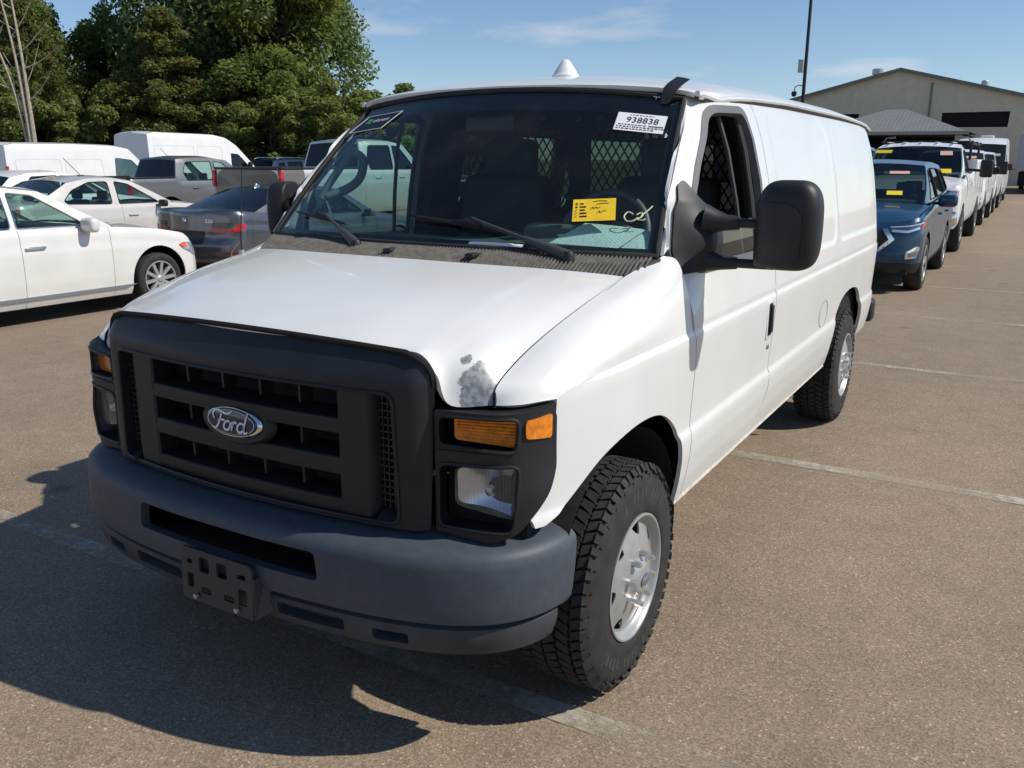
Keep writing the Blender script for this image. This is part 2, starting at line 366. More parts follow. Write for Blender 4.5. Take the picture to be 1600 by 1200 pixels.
# ------------------------------------------------------------------ the white van (front axle at y = 0, nose towards -y)
van = empty('cargo_van'); tag(van, 'white cargo van with black grille, grey bumper and auction stickers on its windshield', 'van')
ZW = interp([.44, .47, .55, .64, .70, .725, .738, .80, .95, 1.05, 1.083, 1.093, 1.104, 1.19, 1.35, 1.59, 1.75, 1.86, 1.93, 2.0],
            [.950, .957, .975, .988, .991, .989, .980, .982, .989, .992, .990, .979, .985, .974, .954, .914, .876, .836, .797, .75], .0035)
PXF = interp([-.62, -.56, -.50, -.44, -.37, -.3, -.2, -.1, .2, .5, 4.2, 4.45, 4.58, 4.66, 4.72], [.83, .88, .915, .937, .955, .968, .979, .987, .997, 1, 1, .992, .975, .945, .89], .03)
def rr_sdf(y, z, y0, z0, y1, z1, r):
    qy = np.abs(y-(y0+y1)/2)-((y1-y0)/2-r); qz = np.abs(z-(z0+z1)/2)-((z1-z0)/2-r)
    return np.hypot(np.maximum(qy, 0), np.maximum(qz, 0))+np.minimum(np.maximum(qy, qz), 0)-r
def W(y, z):
    y, z = np.asarray(y, float), np.asarray(z, float); x = ZW(z)*PXF(y)
    yref = np.interp(z, [1.1, 1.375, 1.53, 1.715, 1.91], [.42, .455, .495, .70, .93])
    x = x-sstep(1.12, 1.36, z)*.070*np.clip((yref+.24-y)/.24, 0, 1.25)**2
    for (a, b, c, d) in ((1.72, 1.21, 2.98, 1.86), (3.06, 1.21, 4.5, 1.86)):
        x = x-.006*sstep(.012, -.012, rr_sdf(y, z, a, b, c, d, .09))
    return x
def side(p): return np.stack([W(p[:, 0], p[:, 1]), p[:, 0], p[:, 1]], 1)
OX = (1, 0, 0)
def both(fn):
    for mir in (False, True): fn(mir)
ARCH_F = [(-.475, .705), (-.40, .735), (-.325, .780), (-.26, .815), (-.19, .842), (-.08, .866), (.03, .876), (.13, .872), (.22, .850), (.31, .800), (.37, .742), (.405, .66), (.42, .56), (.43, .468)]
def smooth_open(P, n): return [tuple(q) for q in cr1(P, n)]
# fender: lower skin with the wheel arch, upper shoulder up to the hood gap
fr_edge = [(-.442, 1.056), (-.448, .95), (-.447, .87), (-.47, .81), (-.515, .735), (-.505, .705)]
crease_y = [.464, .3, .1, -.1, -.25, -.36, -.42, -.442]; crease_z = [1.095, 1.095, 1.095, 1.093, 1.088, 1.08, 1.068, 1.056]
fl_poly = fr_edge+smooth_open(ARCH_F, 40)+[(.484, .468), (.484, 1.0)]+list(zip(crease_y, crease_z))[:-1]
def cw(y, z): return (float(W(y, z)), y, z)
FU = [[cw(.464, 1.095), (.965, .462, 1.19), (.942, .452, 1.28), (.918, .435, 1.338), (.888, .392, 1.352)],
      [cw(.25, 1.095), (.972, .25, 1.16), (.950, .245, 1.238), (.903, .235, 1.286), (.830, .215, 1.300)],
      [cw(-.08, 1.093), (.967, -.085, 1.140), (.936, -.1, 1.193), (.886, -.115, 1.224), (.824, -.124, 1.237)],
      [cw(-.30, 1.085), (.946, -.31, 1.113), (.912, -.335, 1.147), (.86, -.35, 1.163), (.804, -.36, 1.166)],
      [cw(-.405, 1.071), (.916, -.425, 1.086), (.884, -.452, 1.099), (.842, -.485, 1.103), (.795, -.521, 1.096)],
      [cw(-.442, 1.056), (.900, -.482, 1.054), (.870, -.516, 1.050), (.838, -.536, 1.047), (.800, -.548, 1.044)]]
def fender(mir):
    V1, F1 = panel('', fl_poly, [], .022, side, None, None, OX, .015, raw=True, spv=.011)
    V2, F2 = sheet('', FU, 60, 18, None, None, (1, 0, 1), .012, raw=True)
    b = MB(); b.add(V1, F1); b.add(V2, F2); V = np.array(b.V)
    if mir: V = V*np.array([-1, 1, 1]); b.F = [f[::-1] for f in b.F]
    mk('fender', V, b.F, VWHITE, van)
both(fender)
# hood
HX = [[(0, .055, 1.326), (.35, .075, 1.323), (.56, .115, 1.318), (.64, .14, 1.314), (.70, .16, 1.310), (.77, .19, 1.304), (.825, .213, 1.298)],
      [(0, -.15, 1.300), (.35, -.145, 1.296), (.56, -.137, 1.285), (.63, -.132, 1.277), (.69, -.129, 1.268), (.76, -.126, 1.254), (.820, -.124, 1.235)],
      [(0, -.40, 1.262), (.35, -.392, 1.257), (.55, -.375, 1.241), (.62, -.37, 1.231), (.675, -.366, 1.219), (.74, -.362, 1.197), (.800, -.36, 1.164)],
      [(0, -.60, 1.220), (.35, -.582, 1.213), (.55, -.548, 1.195), (.615, -.545, 1.184), (.665, -.541, 1.171), (.728, -.534, 1.148), (.791, -.519, 1.094)],
      [(0, -.672, 1.196), (.35, -.652, 1.190), (.55, -.620, 1.178), (.618, -.613, 1.169), (.667, -.616, 1.120), (.697, -.604, 1.044), (.796, -.546, 1.043)]]
half = np.array(HX); half[:, -1, 0] -= .003; full = np.concatenate([half[:, ::-1]*np.array([-1, 1, 1]), half[:, 1:]], 1)
def hood_mat():
    m = VWHITE.copy(); m.name = 'hood paint with worn patch'; nt = m.node_tree; L = nt.links.new; N = nt.nodes.new; b = nt.nodes['Principled BSDF']; src = b.inputs['Base Color'].links[0].from_socket
    t = N('ShaderNodeTexCoord')
    def blob(c, r, ns, thr, off=.0):
        mp = N('ShaderNodeVectorMath'); mp.operation = 'SUBTRACT'; L(t.outputs['Object'], mp.inputs[0]); mp.inputs[1].default_value = c
        dv = N('ShaderNodeVectorMath'); dv.operation = 'DIVIDE'; L(mp.outputs[0], dv.inputs[0]); dv.inputs[1].default_value = r
        ln = N('ShaderNodeVectorMath'); ln.operation = 'LENGTH'; L(dv.outputs[0], ln.inputs[0])
        n = N('ShaderNodeTexNoise'); n.inputs['Scale'].default_value = ns; n.inputs['Detail'].default_value = 9; n.inputs['Roughness'].default_value = .74; L(t.outputs['Object'], n.inputs['Vector'])
        s = N('ShaderNodeMath'); s.operation = 'MULTIPLY_ADD'; L(n.outputs[0], s.inputs[0]); s.inputs[1].default_value = 1.5; L(ln.outputs['Value'], s.inputs[2])
        g = N('ShaderNodeMapRange'); g.inputs[1].default_value = thr; g.inputs[2].default_value = thr+.03; g.inputs[3].default_value = 1; g.inputs[4].default_value = 0; L(s.outputs[0], g.inputs[0]); return g.outputs[0]
    a1 = blob((.757, -.555, 1.080), (.056, .09, .088), 26, 1.64); a2 = blob((.705, -.53, 1.15), (.020, .035, .022), 45, 1.5); a3 = blob((.66, -.56, 1.1), (.03, .03, .03), 90, .95)
    mx1 = N('ShaderNodeMath'); mx1.operation = 'MAXIMUM'; L(a1, mx1.inputs[0]); L(a2, mx1.inputs[1])
    mix = N('ShaderNodeMix'); mix.data_type = 'RGBA'; L(mx1.outputs[0], mix.inputs[0]); L(src, mix.inputs[6]); pn = N('ShaderNodeTexNoise'); pn.inputs['Scale'].default_value = 55; pn.inputs['Detail'].default_value = 6; L(t.outputs['Object'], pn.inputs['Vector']); pr_ = N('ShaderNodeValToRGB'); pr_.color_ramp.elements[0].color = (.20, .205, .21, 1); pr_.color_ramp.elements[1].color = (.36, .365, .37, 1); pr_.color_ramp.elements[0].position = .4; pr_.color_ramp.elements[1].position = .56; L(pn.outputs[0], pr_.inputs[0]); L(pr_.outputs[0], mix.inputs[7])
    mix2 = N('ShaderNodeMix'); mix2.data_type = 'RGBA'; L(a3, mix2.inputs[0]); L(mix.outputs[2], mix2.inputs[6]); mix2.inputs[7].default_value = (.2, .2, .2, 1)
    L(mix2.outputs[2], b.inputs['Base Color']); return m
P = netpts(full, 50, 90).reshape(-1, 3); V, F = rim(P, grid_faces(50, 90), .02, (0, 0, 1))
mk('hood', V, F, hood_mat(), van, label='white hood with a worn grey patch of missing paint at its front corner')
for sg in (-1, 1):
    gp0 = cr1(np.array([(r[-1][0]+.003, r[-1][1], r[-1][2]) for r in HX]), 40); b = MB(); b.tube([(sg*p[0], p[1], p[2]-.006) for p in gp0], .0065, 6); b.build('hood_gap', DARK, van)
# doors
DOOR = [(.49, .478), (.49, 1.0), (.472, 1.09), (.468, 1.25), (.462, 1.33), (.455, 1.375), (.495, 1.53), (.70, 1.715), (.88, 1.868), (.945, 1.912), (1.03, 1.922), (1.5, 1.924), (1.548, 1.90), (1.562, 1.6), (1.567, 1.1), (1.545, .80), (1.54, .66), (1.50, .585), (1.40, .52), (1.28, .478)]
WIN = roundpoly([(.56, 1.285), (.57, 1.50), (.70, 1.635), (.96, 1.862), (1.40, 1.876), (1.435, 1.58), (1.445, 1.275)], [.04, .08, .05, .07, .07, .05, .05])
def door(mir):
    d = panel('door', DOOR, [WIN], .022, side, VWHITE, van, OX, .03, mir, spv=.011)
    sg = -1 if mir else 1
    # rubber window surround
    o_ = [tuple(np.array(p)+(np.array(p)-np.array((1.0, 1.58)))*.0) for p in WIN]
    def fr(p): q = side(p); q[:, 0] += .004; return q
    inn = [tuple(np.array((1.02, 1.57))+(np.array(p)-np.array((1.02, 1.57)))*np.array([.945, .925])) for p in WIN]
    panel('window_seal', [tuple(np.array((1.02, 1.57))+(np.array(p)-np.array((1.02, 1.57)))*np.array([1.02, 1.025])) for p in WIN], [inn], .02, fr, mat('grey window seal', (.13, .135, .14), .6), d, OX, .03, mir)
    # sliding channel inside the open window and its glass
    def gl(p): q = side(p); q[:, 0] -= .022; return q
    if mir: panel('window_glass', inn, [], .06, gl, CLEAR, d, OX, 0, mir)
    else:
        low = [p for p in inn if p[1] < 1.43]; ys = [p[0] for p in low]
        panel('window_glass', [(.56, 1.30), (1.40, 1.30), (1.40, 1.43), (.56, 1.43)], [], .06, gl, CLEAR, d, OX, 0, mir, label='side window glass wound almost fully down')
    b = MB(); b.tube([(sg*(float(W(1.38, z))-.03), 1.38-.02*(z-1.3), z) for z in (1.28, 1.5, 1.7, 1.85)], .012, 6); b.tube([(sg*(float(W(1.25, z))-.05), 1.24-.12*(z-1.3), z) for z in (1.28, 1.5, 1.7, 1.84)], .010, 6)
    b.build('window_channel', mat('channel grey', (.06, .062, .065), .6), d)
    # handle recess, handle, lock
    hx = float(W(1.47, .98))
    rbox('handle_bezel', (sg*(hx-.002), 1.468, .982), (.012, .082, .175), .005, VWHITE, d)
    rbox('handle_recess', (sg*(hx+.003), 1.468, .982), (.006, .056, .145), .002, DARK, d)
    rbox('door_handle', (sg*(hx+.010), 1.470, .985), (.014, .03, .125), .006, BLACK, d)
    V, F = lathe([(0, .0), (.013, .0), (.013, .004), (.011, .006), (.004, .006), (0, .004)], 16); V = np.array(V)
    V = V*np.array([sg, 1, 1])+np.array([sg*float(W(1.485, .85)), 1.488, .855]); mk('door_lock', V, F, mat('lock steel', (.3, .3, .3), .4, .8), d)
both(door)
# cargo side
ARCH_R = [(4.02, .478), (4.01, .58), (3.975, .68), (3.91, .765), (3.80, .83), (3.66, .862), (3.505, .872), (3.35, .862), (3.22, .83), (3.12, .77), (3.055, .69), (3.015, .59), (3.0, .478)]
SIDE = [(1.286, .478), (1.405, .517), (1.506, .581), (1.546, .655), (1.551, .80), (1.573, 1.1), (1.568, 1.6), (1.554, 1.90), (1.56, 1.932), (4.66, 1.932), (4.70, 1.70), (4.715, 1.45), (4.715, .70), (4.69, .60), (4.66, .53), (4.40, .478)]+smooth_open(ARCH_R, 44)
WINL = [rounded(1.80, 1.30, 2.92, 1.80, .09), rounded(3.14, 1.30, 4.40, 1.80, .09)]
def cargo(mir):
    s = panel('cargo_side_panel', SIDE, WINL if mir else [], .03, side, VWHITE, van, OX, .02, mir, spv=.011)
    if mir:
        for w in WINL:
            def gl(p): q = side(p); q[:, 0] -= .008; return q
            panel('side_window', w, [], .08, gl, CARGOG, s, OX, 0, True)
    else:
        pts = [(float(W(2.70+.105*math.cos(a), .825+.075*math.sin(a)))+.0004, 2.70+.105*math.cos(a), .825+.075*math.sin(a)) for a in np.linspace(0, 2*math.pi, 40)]
        b = MB(); b.tube(pts, .0022, 6, False); b.build('fuel_door_gap', mat('shaded gap', (.25, .25, .25), .8), s)
both(cargo)
def sill(mir):
    sg = -1 if mir else 1
    b = MB(); b.hull8([(sg*x, y, z) for x, y, z in ((.93, .435, .455), (.93, .435, .482), (.93, 2.995, .455), (.93, 2.995, .482), (.956, .435, .458), (.953, .435, .476), (.956, 2.995, .458), (.953, 2.995, .476))])
    b.build('rocker_flange', mat('dusty cream rocker', (.62, .58, .5), .5, var=(20, .2)), van, False)
both(sill)
def door_gap(mir):
    sg = -1 if mir else 1; P_ = [(1.551, 1.905), (1.565, 1.6), (1.570, 1.1), (1.548, .80), (1.543, .658), (1.503, .583), (1.4025, .5185), (1.283, .478)]
    q = cr1(np.array(P_), 60); b = MB(); b.tube([(sg*(float(W(y, z))-.007), y, z) for y, z in q], .0065, 6); b.build('door_gap', DARK, van)
both(door_gap)
# windshield, frit, gasket
def wsp(u, v):
    """u -1..1 across, v 0..1 up"""
    u, v = np.asarray(u, float), np.asarray(v, float); a2 = np.abs(u)**2.2
    xb, yb, zb = .873*u, .195+.175*a2, 1.360-.010*a2
    xt, yt, zt = .753*u, .80+.092*a2, 1.934-.048*a2
    bow = .018*4*v*(1-v)
    return np.stack([xb+(xt-xb)*v, yb+(yt-yb)*v-bow*.75, zb+(zt-zb)*v+bow*.6], -1)
def wsheet(name, us, vs, m, off=0, parent=van, label=None):
    U, Vv = np.meshgrid(us, vs, indexing='ij'); P = wsp(U, Vv).reshape(-1, 3); F = grid_faces(len(us), len(vs)); N = vnormals(P, F)
    if (N*np.array([0, -1, 1])).sum() < 0: F = [f[::-1] for f in F]; N = -N
    return mk(name, P+N*off, F, m, parent, label=label)
ws = wsheet('windshield', np.linspace(-1, 1, 50), np.linspace(0, 1, 24), WSGLASS, label='tinted windshield with auction stickers and chalk marks')
FRIT = mat('black windshield frit', (.006, .007, .009), .35)
TOPSH = glass('dark shade band glass', (.05, .07, .09), 0, 1.45)
wsheet('shade_band', np.linspace(-.99, .99, 40), np.linspace(.86, 1, 5), TOPSH, -.006, ws)
wsheet('frit_band', np.linspace(-.985, .985, 40), np.linspace(0, .045, 3), FRIT, -.006, ws)
for sg in (-1, 1): wsheet('frit_band', np.sort(np.array([sg*.965, sg*.99, sg])), np.linspace(0, 1, 20), FRIT, -.006, ws)
gp = [wsp(u, 0) for u in np.linspace(-1, 1, 30)]+[wsp(1, v) for v in np.linspace(.05, 1, 16)]+[wsp(u, 1) for u in np.linspace(.96, -1, 30)]+[wsp(-1, v) for v in np.linspace(.95, 0, 16)]
b = MB(); b.tube(gp, .012, 8, False); b.build('windshield_gasket', RUBBER, van)
# A pillar skins
def pillar(mir):
    v = np.linspace(0, 1, 7); A = wsp(np.ones(7), v)+np.array([.011, .004, .004]); 
    DY = interp([0, .3, .62, .95, 1], [.385, .43, .655, .868, .905]); dy = np.array([.380, .428, .536, .65, .758, .852, .905]); dz = np.array([1.373, 1.53, 1.618, 1.711, 1.798, 1.874, 1.91])
    dy = np.interp(np.linspace(0, 1, 7), [0, .27, .6, .93, 1], [.455, .495, .70, .88, .94]); dz = np.interp(np.linspace(0, 1, 7), [0, .27, .6, .93, 1], [1.375, 1.53, 1.715, 1.868, 1.91])
    B = np.stack([W(dy-.006, dz)-.001, dy-.006, dz], 1); Mid = (A+B)/2+np.array([.001, -.004, .002])
    C = np.stack([A, Mid, B], 1)
    sheet('a_pillar', C, 30, 10, VWHITE, van, (1, -1, 0), .012, mir)
both(pillar)
# roof
zc = interp([.78, .84, .92, 1.02, 1.2, 1.5, 2.2, 3.6, 4.4, 4.62, 4.70], [1.948, 1.968, 1.985, 1.999, 2.019, 2.037, 2.052, 2.048, 2.03, 2.008, 1.985], .02)
xd = interp([0, .3, .5, .65, .73, .775, .80, .815], [0, .009, .026, .05, .071, .088, .103, .122], .015)
rows = []
for t in np.linspace(0, 1, 60):
    row = []
    for x in np.linspace(-.815, .815, 61):
        a = min(abs(x)/.753, 1.09); yf = .795+.092*a**2.2; y = yf+(4.69-.05*a**4-yf)*(t**1.8)
        z = float(zc(y-(.092*a**2.2)*max(0, 1-t*3)))-float(xd(abs(x)))*(1 if y > 1.1 else .45+.55*max(0, (y-yf))/max(1e-6, 1.1-yf))
        row.append((x*(1-.03*max(0, (y-4.3)/.4)**2), y, z))
    rows.append(row)
V, F = rim(np.array(rows).reshape(-1, 3), grid_faces(60, 61), .02, (0, 0, 1))
roof = mk('roof', V, F, VWHITE, van)
def rail(mir):
    sg = -1 if mir else 1
    ys = np.r_[np.linspace(.90, 1.2, 6), np.linspace(1.4, 4.66, 18)]
    pts = [(sg*(.815 if y > 1.1 else .80+.015*(y-.9)/.2), y, float(zc(y))-(.118 if y > 1.1 else .075+.043*(y-.9)/.2)) for y in ys]
    b = MB(); b.tube(pts, .011, 8); b.build('drip_rail', VWHITE, roof)
    b = MB(); b.tube([(p[0]-sg*.004, p[1], p[2]-.013) for p in pts], .008, 6); b.build('rail_seal', mat('shadow seal', (.05, .05, .05), .8), roof)
both(rail)
# rear end
def rearmap(p): x, z = p[:, 0], p[:, 1]; return np.stack([x, 4.72+.0*x-.35*np.maximum(0, (z-1.3))**2*.35-.06*(np.abs(x)/.9)**6, z], 1)
for sg in (-1, 1):
    o = panel('rear_door', [(sg*.008, .58), (sg*.86, .58), (sg*.87, 1.2), (sg*.80, 1.6), (sg*.70, 1.93), (sg*.008, 1.95)], [rounded(min(sg*.14, sg*.66), 1.28, max(sg*.14, sg*.66), 1.78, .06)], .07, rearmap, VWHITE, van, (0, 1, 0), .02)
    panel('rear_window', rounded(min(sg*.14, sg*.66), 1.28, max(sg*.14, sg*.66), 1.78, .06), [], .1, lambda p: rearmap(p)-np.array([0, .01, 0]), PRIVACY, o, (0, 1, 0), 0)
rbox('rear_bumper', (0, 4.76, .55), (1.93, .16, .17), .03, BLACK, van)
for sg in (-1, 1): rbox('tail_light', (sg*.84, 4.715, .98), (.10, .06, .34), .02, mat('red tail lens', (.4, .01, .012), .15, coat=.5), van)

# ---- nose: grille
def Fs(x, z):
    a = np.abs(x); return -.714+.046*(a/.557)**2+.040*np.maximum(0, (a-.605)/.05)**2+.055*np.maximum(0, (z-1.105)/.09)**1.05
def front(p): return np.stack([p[:, 0], Fs(p[:, 0], p[:, 1]), p[:, 1]], 1)
top = [(x, 1.190-.019*(x/.58)**2) for x in np.linspace(.575, -.575, 18)]
sur = [(.645, .69), (.655, 1.085), (.650, 1.117), (.637, 1.142), (.612, 1.160)]+top+[(-.612, 1.160), (-.637, 1.142), (-.650, 1.117), (-.655, 1.085), (-.645, .69)]
opn = roundpoly([(-.57, .702), (.57, .702), (.557, 1.068), (-.557, 1.068)], .03)
gr = panel('grille_surround', sur, [opn], .02, front, GRILLE, van, (0, -1, 0), .075)
b = MB(); b.tube([(x, float(Fs(x, z))-.004, z+.004) for x, z in sur[1:-1]], .0085, 6); b.build('hood_shadow_strip', DARK, van)  # black strip added to draw the shadow gap under the hood edge
b = MB(); q = resample(opn, .02); b.tube([(x, float(Fs(x, z))-.001, z) for x, z in list(q)+[q[0]]], .0055, 6, False); b.build('opening_lip', GRILLE, gr)
grille = empty('grille', parent=van)
def gy(x): return -.700+.036*(np.abs(x)/.557)**2
for z0, z1 in ((.937, 1.014), (.818, .906), (.702, .781)):
    xs = np.linspace(-.385, .385, 25); V = []
    h = z1-z0
    prof = [(.0, z0), (-.002, z0+.006), (.0, z0+.52*h), (.004, z0+.56*h), (.09, z0+.64*h), (.09, z0)]
    for x in xs: V += [(x, gy(x)+d, z) for d, z in prof]
    k = len(prof); F = [(i*k+j, i*k+(j+1) % k, (i+1)*k+(j+1) % k, (i+1)*k+j) for i in range(24) for j in range(k)]
    mk('grille_bar', V, F, GRILLE, grille, angle=25)
for sg in (-1, 1):
    V = []
    for z in np.linspace(.703, 1.066, 6):
        for x, d in ((.378, .08), (.378, .004), (.384, -.002), (.476, -.002), (.483, .006), (.505, .075)): V.append((sg*x, gy(x)+d, z))
    F = grid_faces(6, 6); F = F if sg < 0 else [f[::-1] for f in F]
    mk('grille_post', V, F, GRILLE, grille, angle=25)
    b = MB()
    for z in np.linspace(.755, 1.05, 16): b.box((sg*.53, -.628, z), (.075, .03, .005))
    for x in np.linspace(.505, .557, 4): b.box((sg*x, -.632, .90), (.004, .026, .33))
    b.build('vent_grid', GRILLE, grille, False)
    MB().hull8([(sg*.50, -.585, .703), (sg*.50, -.60, .75), (sg*.50, -.69, .703), (sg*.50, -.69, .706), (sg*.565, -.585, .703), (sg*.565, -.60, .75), (sg*.565, -.66, .703), (sg*.565, -.66, .706)]).build('vent_sill', GRILLE, grille, False)
for z0, z1 in ((1.0, 1.066), (.88, .95), (.76, .83)):
    for x in (-.23, -.077, .077, .23): MB().box((x, -.645, (z0+z1)/2), (.008, .05, z1-z0)).build('grille_slat', GRILLE, grille, False)
MB().box((0, -.59, .88), (1.2, .01, .42)).build('radiator_screen', DARK, grille, False)
# badge
bt = frame((0, gy(0)-.018, .918), (1, 0, 0), (0, .13, 1))
def oval(a, c, n=48): return [(a*math.cos(t), c*math.sin(t)) for t in np.linspace(0, 2*math.pi, n, endpoint=False)]
def dome(a, c, h, w0):
    V = []; rs = [(1, w0), (.97, w0+h*.6), (.9, w0+h), (.0, w0+h*1.05)]
    for k, (r, w) in enumerate(rs): V += [(a*r*math.cos(t), c*r*math.sin(t), w) for t in np.linspace(0, 2*math.pi, 48, endpoint=False)]
    F = [(k*48+i, k*48+(i+1) % 48, (k+1)*48+(i+1) % 48, (k+1)*48+i) for k in range(3) for i in range(48)]; return np.array(V), F
V, F = dome(.150, .070, .02, -.035); badge_p = mk('badge_plinth', bt(V), F, GRILLE, grille)
V, F = dome(.114, .0475, .010, -.012); badge = mk('badge', bt(V), F, CHROME, grille, label='blue oval badge with chrome rim and white script')
V, F = dome(.104, .0400, .002, -.001); mk('badge_field', bt(V), F, mat('navy badge enamel', (.004, .012, .045), .12, coat=.6), badge)
V = np.array([(a*.096*1.0*math.cos(t), a*.0355*math.sin(t), .0024) for a in (1, .972) for t in np.linspace(0, 2*math.pi, 48, endpoint=False)])
mk('badge_line', bt(V), [(i, (i+1) % 48, 48+(i+1) % 48, 48+i) for i in range(48)], mat('badge white', (.75, .76, .78), .3), badge)
strokes = [[(-.66, .02), (-.73, .14), (-.66, .27), (-.5, .30), (-.32, .25), (-.12, .24), (.06, .33)], [(-.36, .25), (-.43, .05), (-.5, -.14), (-.62, -.26), (-.74, -.22)], [(-.52, -.02), (-.4, .02), (-.24, .03)],
           [(-.13+.13*math.cos(t)+.03*math.sin(t), -.12+.14*math.sin(t)) for t in np.linspace(.6, 6.9, 16)], [(.0, -.06), (.08, -.02), (.1, .02), (.08, -.12), (.05, -.26)], [(.085, -.1), (.14, -.01), (.2, .02), (.26, -.02)],
           [(.42+.13*math.cos(t)+.03*math.sin(t), -.12+.14*math.sin(t)) for t in np.linspace(.6, 6.9, 16)], [(.68, .34), (.62, .15), (.55, -.1), (.56, -.22), (.62, -.26), (.7, -.2)]]
b = MB()
for st in strokes:
    q = cr1(np.array(st), 26); d = np.gradient(q, axis=0); nrm = np.stack([-d[:, 1], d[:, 0]], 1); nrm /= np.maximum(np.linalg.norm(nrm, axis=1), 1e-6)[:, None]
    wd = .036*(1-.45*np.abs(np.linspace(-1, 1, 26))**3); A = (q+nrm*wd[:, None])*.1; B = (q-nrm*wd[:, None])*.1
    b.add([(p[0], p[1]*.98, .0034) for pr in zip(A, B) for p in pr], [(2*i, 2*i+1, 2*i+3, 2*i+2) for i in range(25)])
mk('badge_script', bt(np.array(b.V)), b.F, MATS['badge white'], badge, False)
# headlight clusters
PH = np.array([(.655, -.622), (.70, -.613), (.76, -.603), (.82, -.588), (.862, -.565), (.893, -.530), (.914, -.488), (.928, -.436)]); ph = cr1(PH, 80); sh = np.r_[0, np.cumsum(np.linalg.norm(np.diff(ph, axis=0), axis=1))]
def hmap(p, off=0):
    s = p[:, 0]; x, y = np.interp(s, sh, ph[:, 0]), np.interp(s, sh, ph[:, 1]); nx, ny = np.interp(s+.002, sh, ph[:, 1])-np.interp(s-.002, sh, ph[:, 1]), -(np.interp(s+.002, sh, ph[:, 0])-np.interp(s-.002, sh, ph[:, 0])); l = np.maximum(np.hypot(nx, ny), 1e-9)
    bul = off+.010*np.exp(-((p[:, 1]-.79)/.07)**2)*sstep(.15, .25, s)+.0
    return np.stack([x+nx/l*bul, y+ny/l*bul, p[:, 1]], 1)
SH = float(sh[-1])
HOUS = roundpoly([(.004, .69), (.16, .672), (.235, .70), (SH-.03, .815), (SH-.004, .87), (SH-.004, 1.048), (SH-.10, 1.036), (.16, 1.030), (.004, 1.030)], [.004, .02, .03, .03, .02, .02, .05, .02, .004])
UP = roundpoly([(.012, .936), (.232, .928), (.236, 1.020), (.012, 1.016)], .022); LO = roundpoly([(.012, .706), (.222, .704), (.238, .893), (.012, .884)], .026)
AMB2 = AMBER
LENS = glass('headlamp lens', (.88, .9, .92), .08, 1.35); dusty(LENS, .30)
def lampset(mir):
    sg = -1 if mir else 1
    h = panel('headlight_housing', HOUS, [UP, LO], .016, hmap, BLACK, van, (.5, -1, 0), .06, mir)
    b = MB(); b.hull8([(sg*x, y, z) for x, y, z in ((.655, -.552, .675), (.655, -.552, 1.03), (.655, -.50, .675), (.655, -.50, 1.03), (.876, -.505, .675), (.876, -.505, 1.03), (.86, -.42, .675), (.86, -.42, 1.03))]); b.build('lamp_bucket', DARK, h, False)
    # middle rib between the two lamp cells
    V, F = panel('', roundpoly([(.01, .898), (.20, .908), (.20, .925), (.01, .922)], .006), [], .02, lambda p: hmap(p, .004), None, None, (.5, -1, 0), .03, mir, raw=True); mk('lamp_divider', V, F, BLACK, h)
    def flat(y0, kx): return lambda p: np.stack([p[:, 0], y0+kx*(p[:, 0]-.8), p[:, 1]], 1)
    FY = flat(-.560, .38)
    s = panel('turn_signal', roundpoly([(.705, .950), (.882, .932), (.890, 1.016), (.705, 1.016)], .012), [], .012, FY, AMBER, h, (0, -1, 0), .03, mir)
    b = MB()
    for z in np.linspace(.958, 1.006, 7): b.tube([(sg*.712, -.595, z), (sg*.880, -.5315, z-.010*(1.006-z)/.05)], .0022, 5)
    b.build('lens_rib', AMBER, s)
    l = panel('headlamp', roundpoly([(.705, .768), (.880, .728), (.892, .878), (.705, .872)], .02), [], .012, lambda p: FY(p)-np.array([0, .008, 0])*(1-((p[:, :1]-.79)/.09)**2), LENS, h, (0, -1, 0), .004, mir)
    panel('reflector', roundpoly([(.707, .768), (.878, .730), (.890, .876), (.707, .870)], .02), [], .008, lambda p: FY(p)+np.array([0, 1, 0])*(.004+.045*np.clip(1-((p[:, :1]-.798)/.098)**2, 0, 1)*np.clip(1-((p[:, 1:]-.805)/.078)**2, 0, 1)), mat('lamp reflector', (.82, .85, .9), .30, 1), l, (0, -1, 0), 0, mir)
    V, F = lathe([(.0, -.018), (.012, -.014), (.016, .0), (.012, .02)], 16, 'y'); mk('bulb_shield', (np.array(V)+np.array([.788, -.545, .805]))*np.array([sg, 1, 1]), F, mat('bulb shield', (.5, .5, .52), .2, .9), l)
    for loop in (UP, LO):
        q = resample(loop, .012); G = hmap(q, .001)*np.array([sg, 1, 1]); tb = MB(); tb.tube(list(G)+[G[0]], .0055, 6, False); tb.build('cell_frame', BLACK, h)
    b = MB()
    for x in np.linspace(.722, .858, 16): b.tube([(sg*x, -.568+.38*(x-.8), .776-.22*(x-.712)), (sg*x, -.568+.38*(x-.8), .865)], .0007, 4)
    b.build('lens_flute', LENS, l)
    panel('side_marker', roundpoly([(SH-.112, .965), (SH-.03, .957), (SH-.028, 1.022), (SH-.112, 1.012)], .010), [], .012, lambda p: hmap(p, .006), AMBER, h, (1, -.4, 0), .008, mir)
both(lampset)
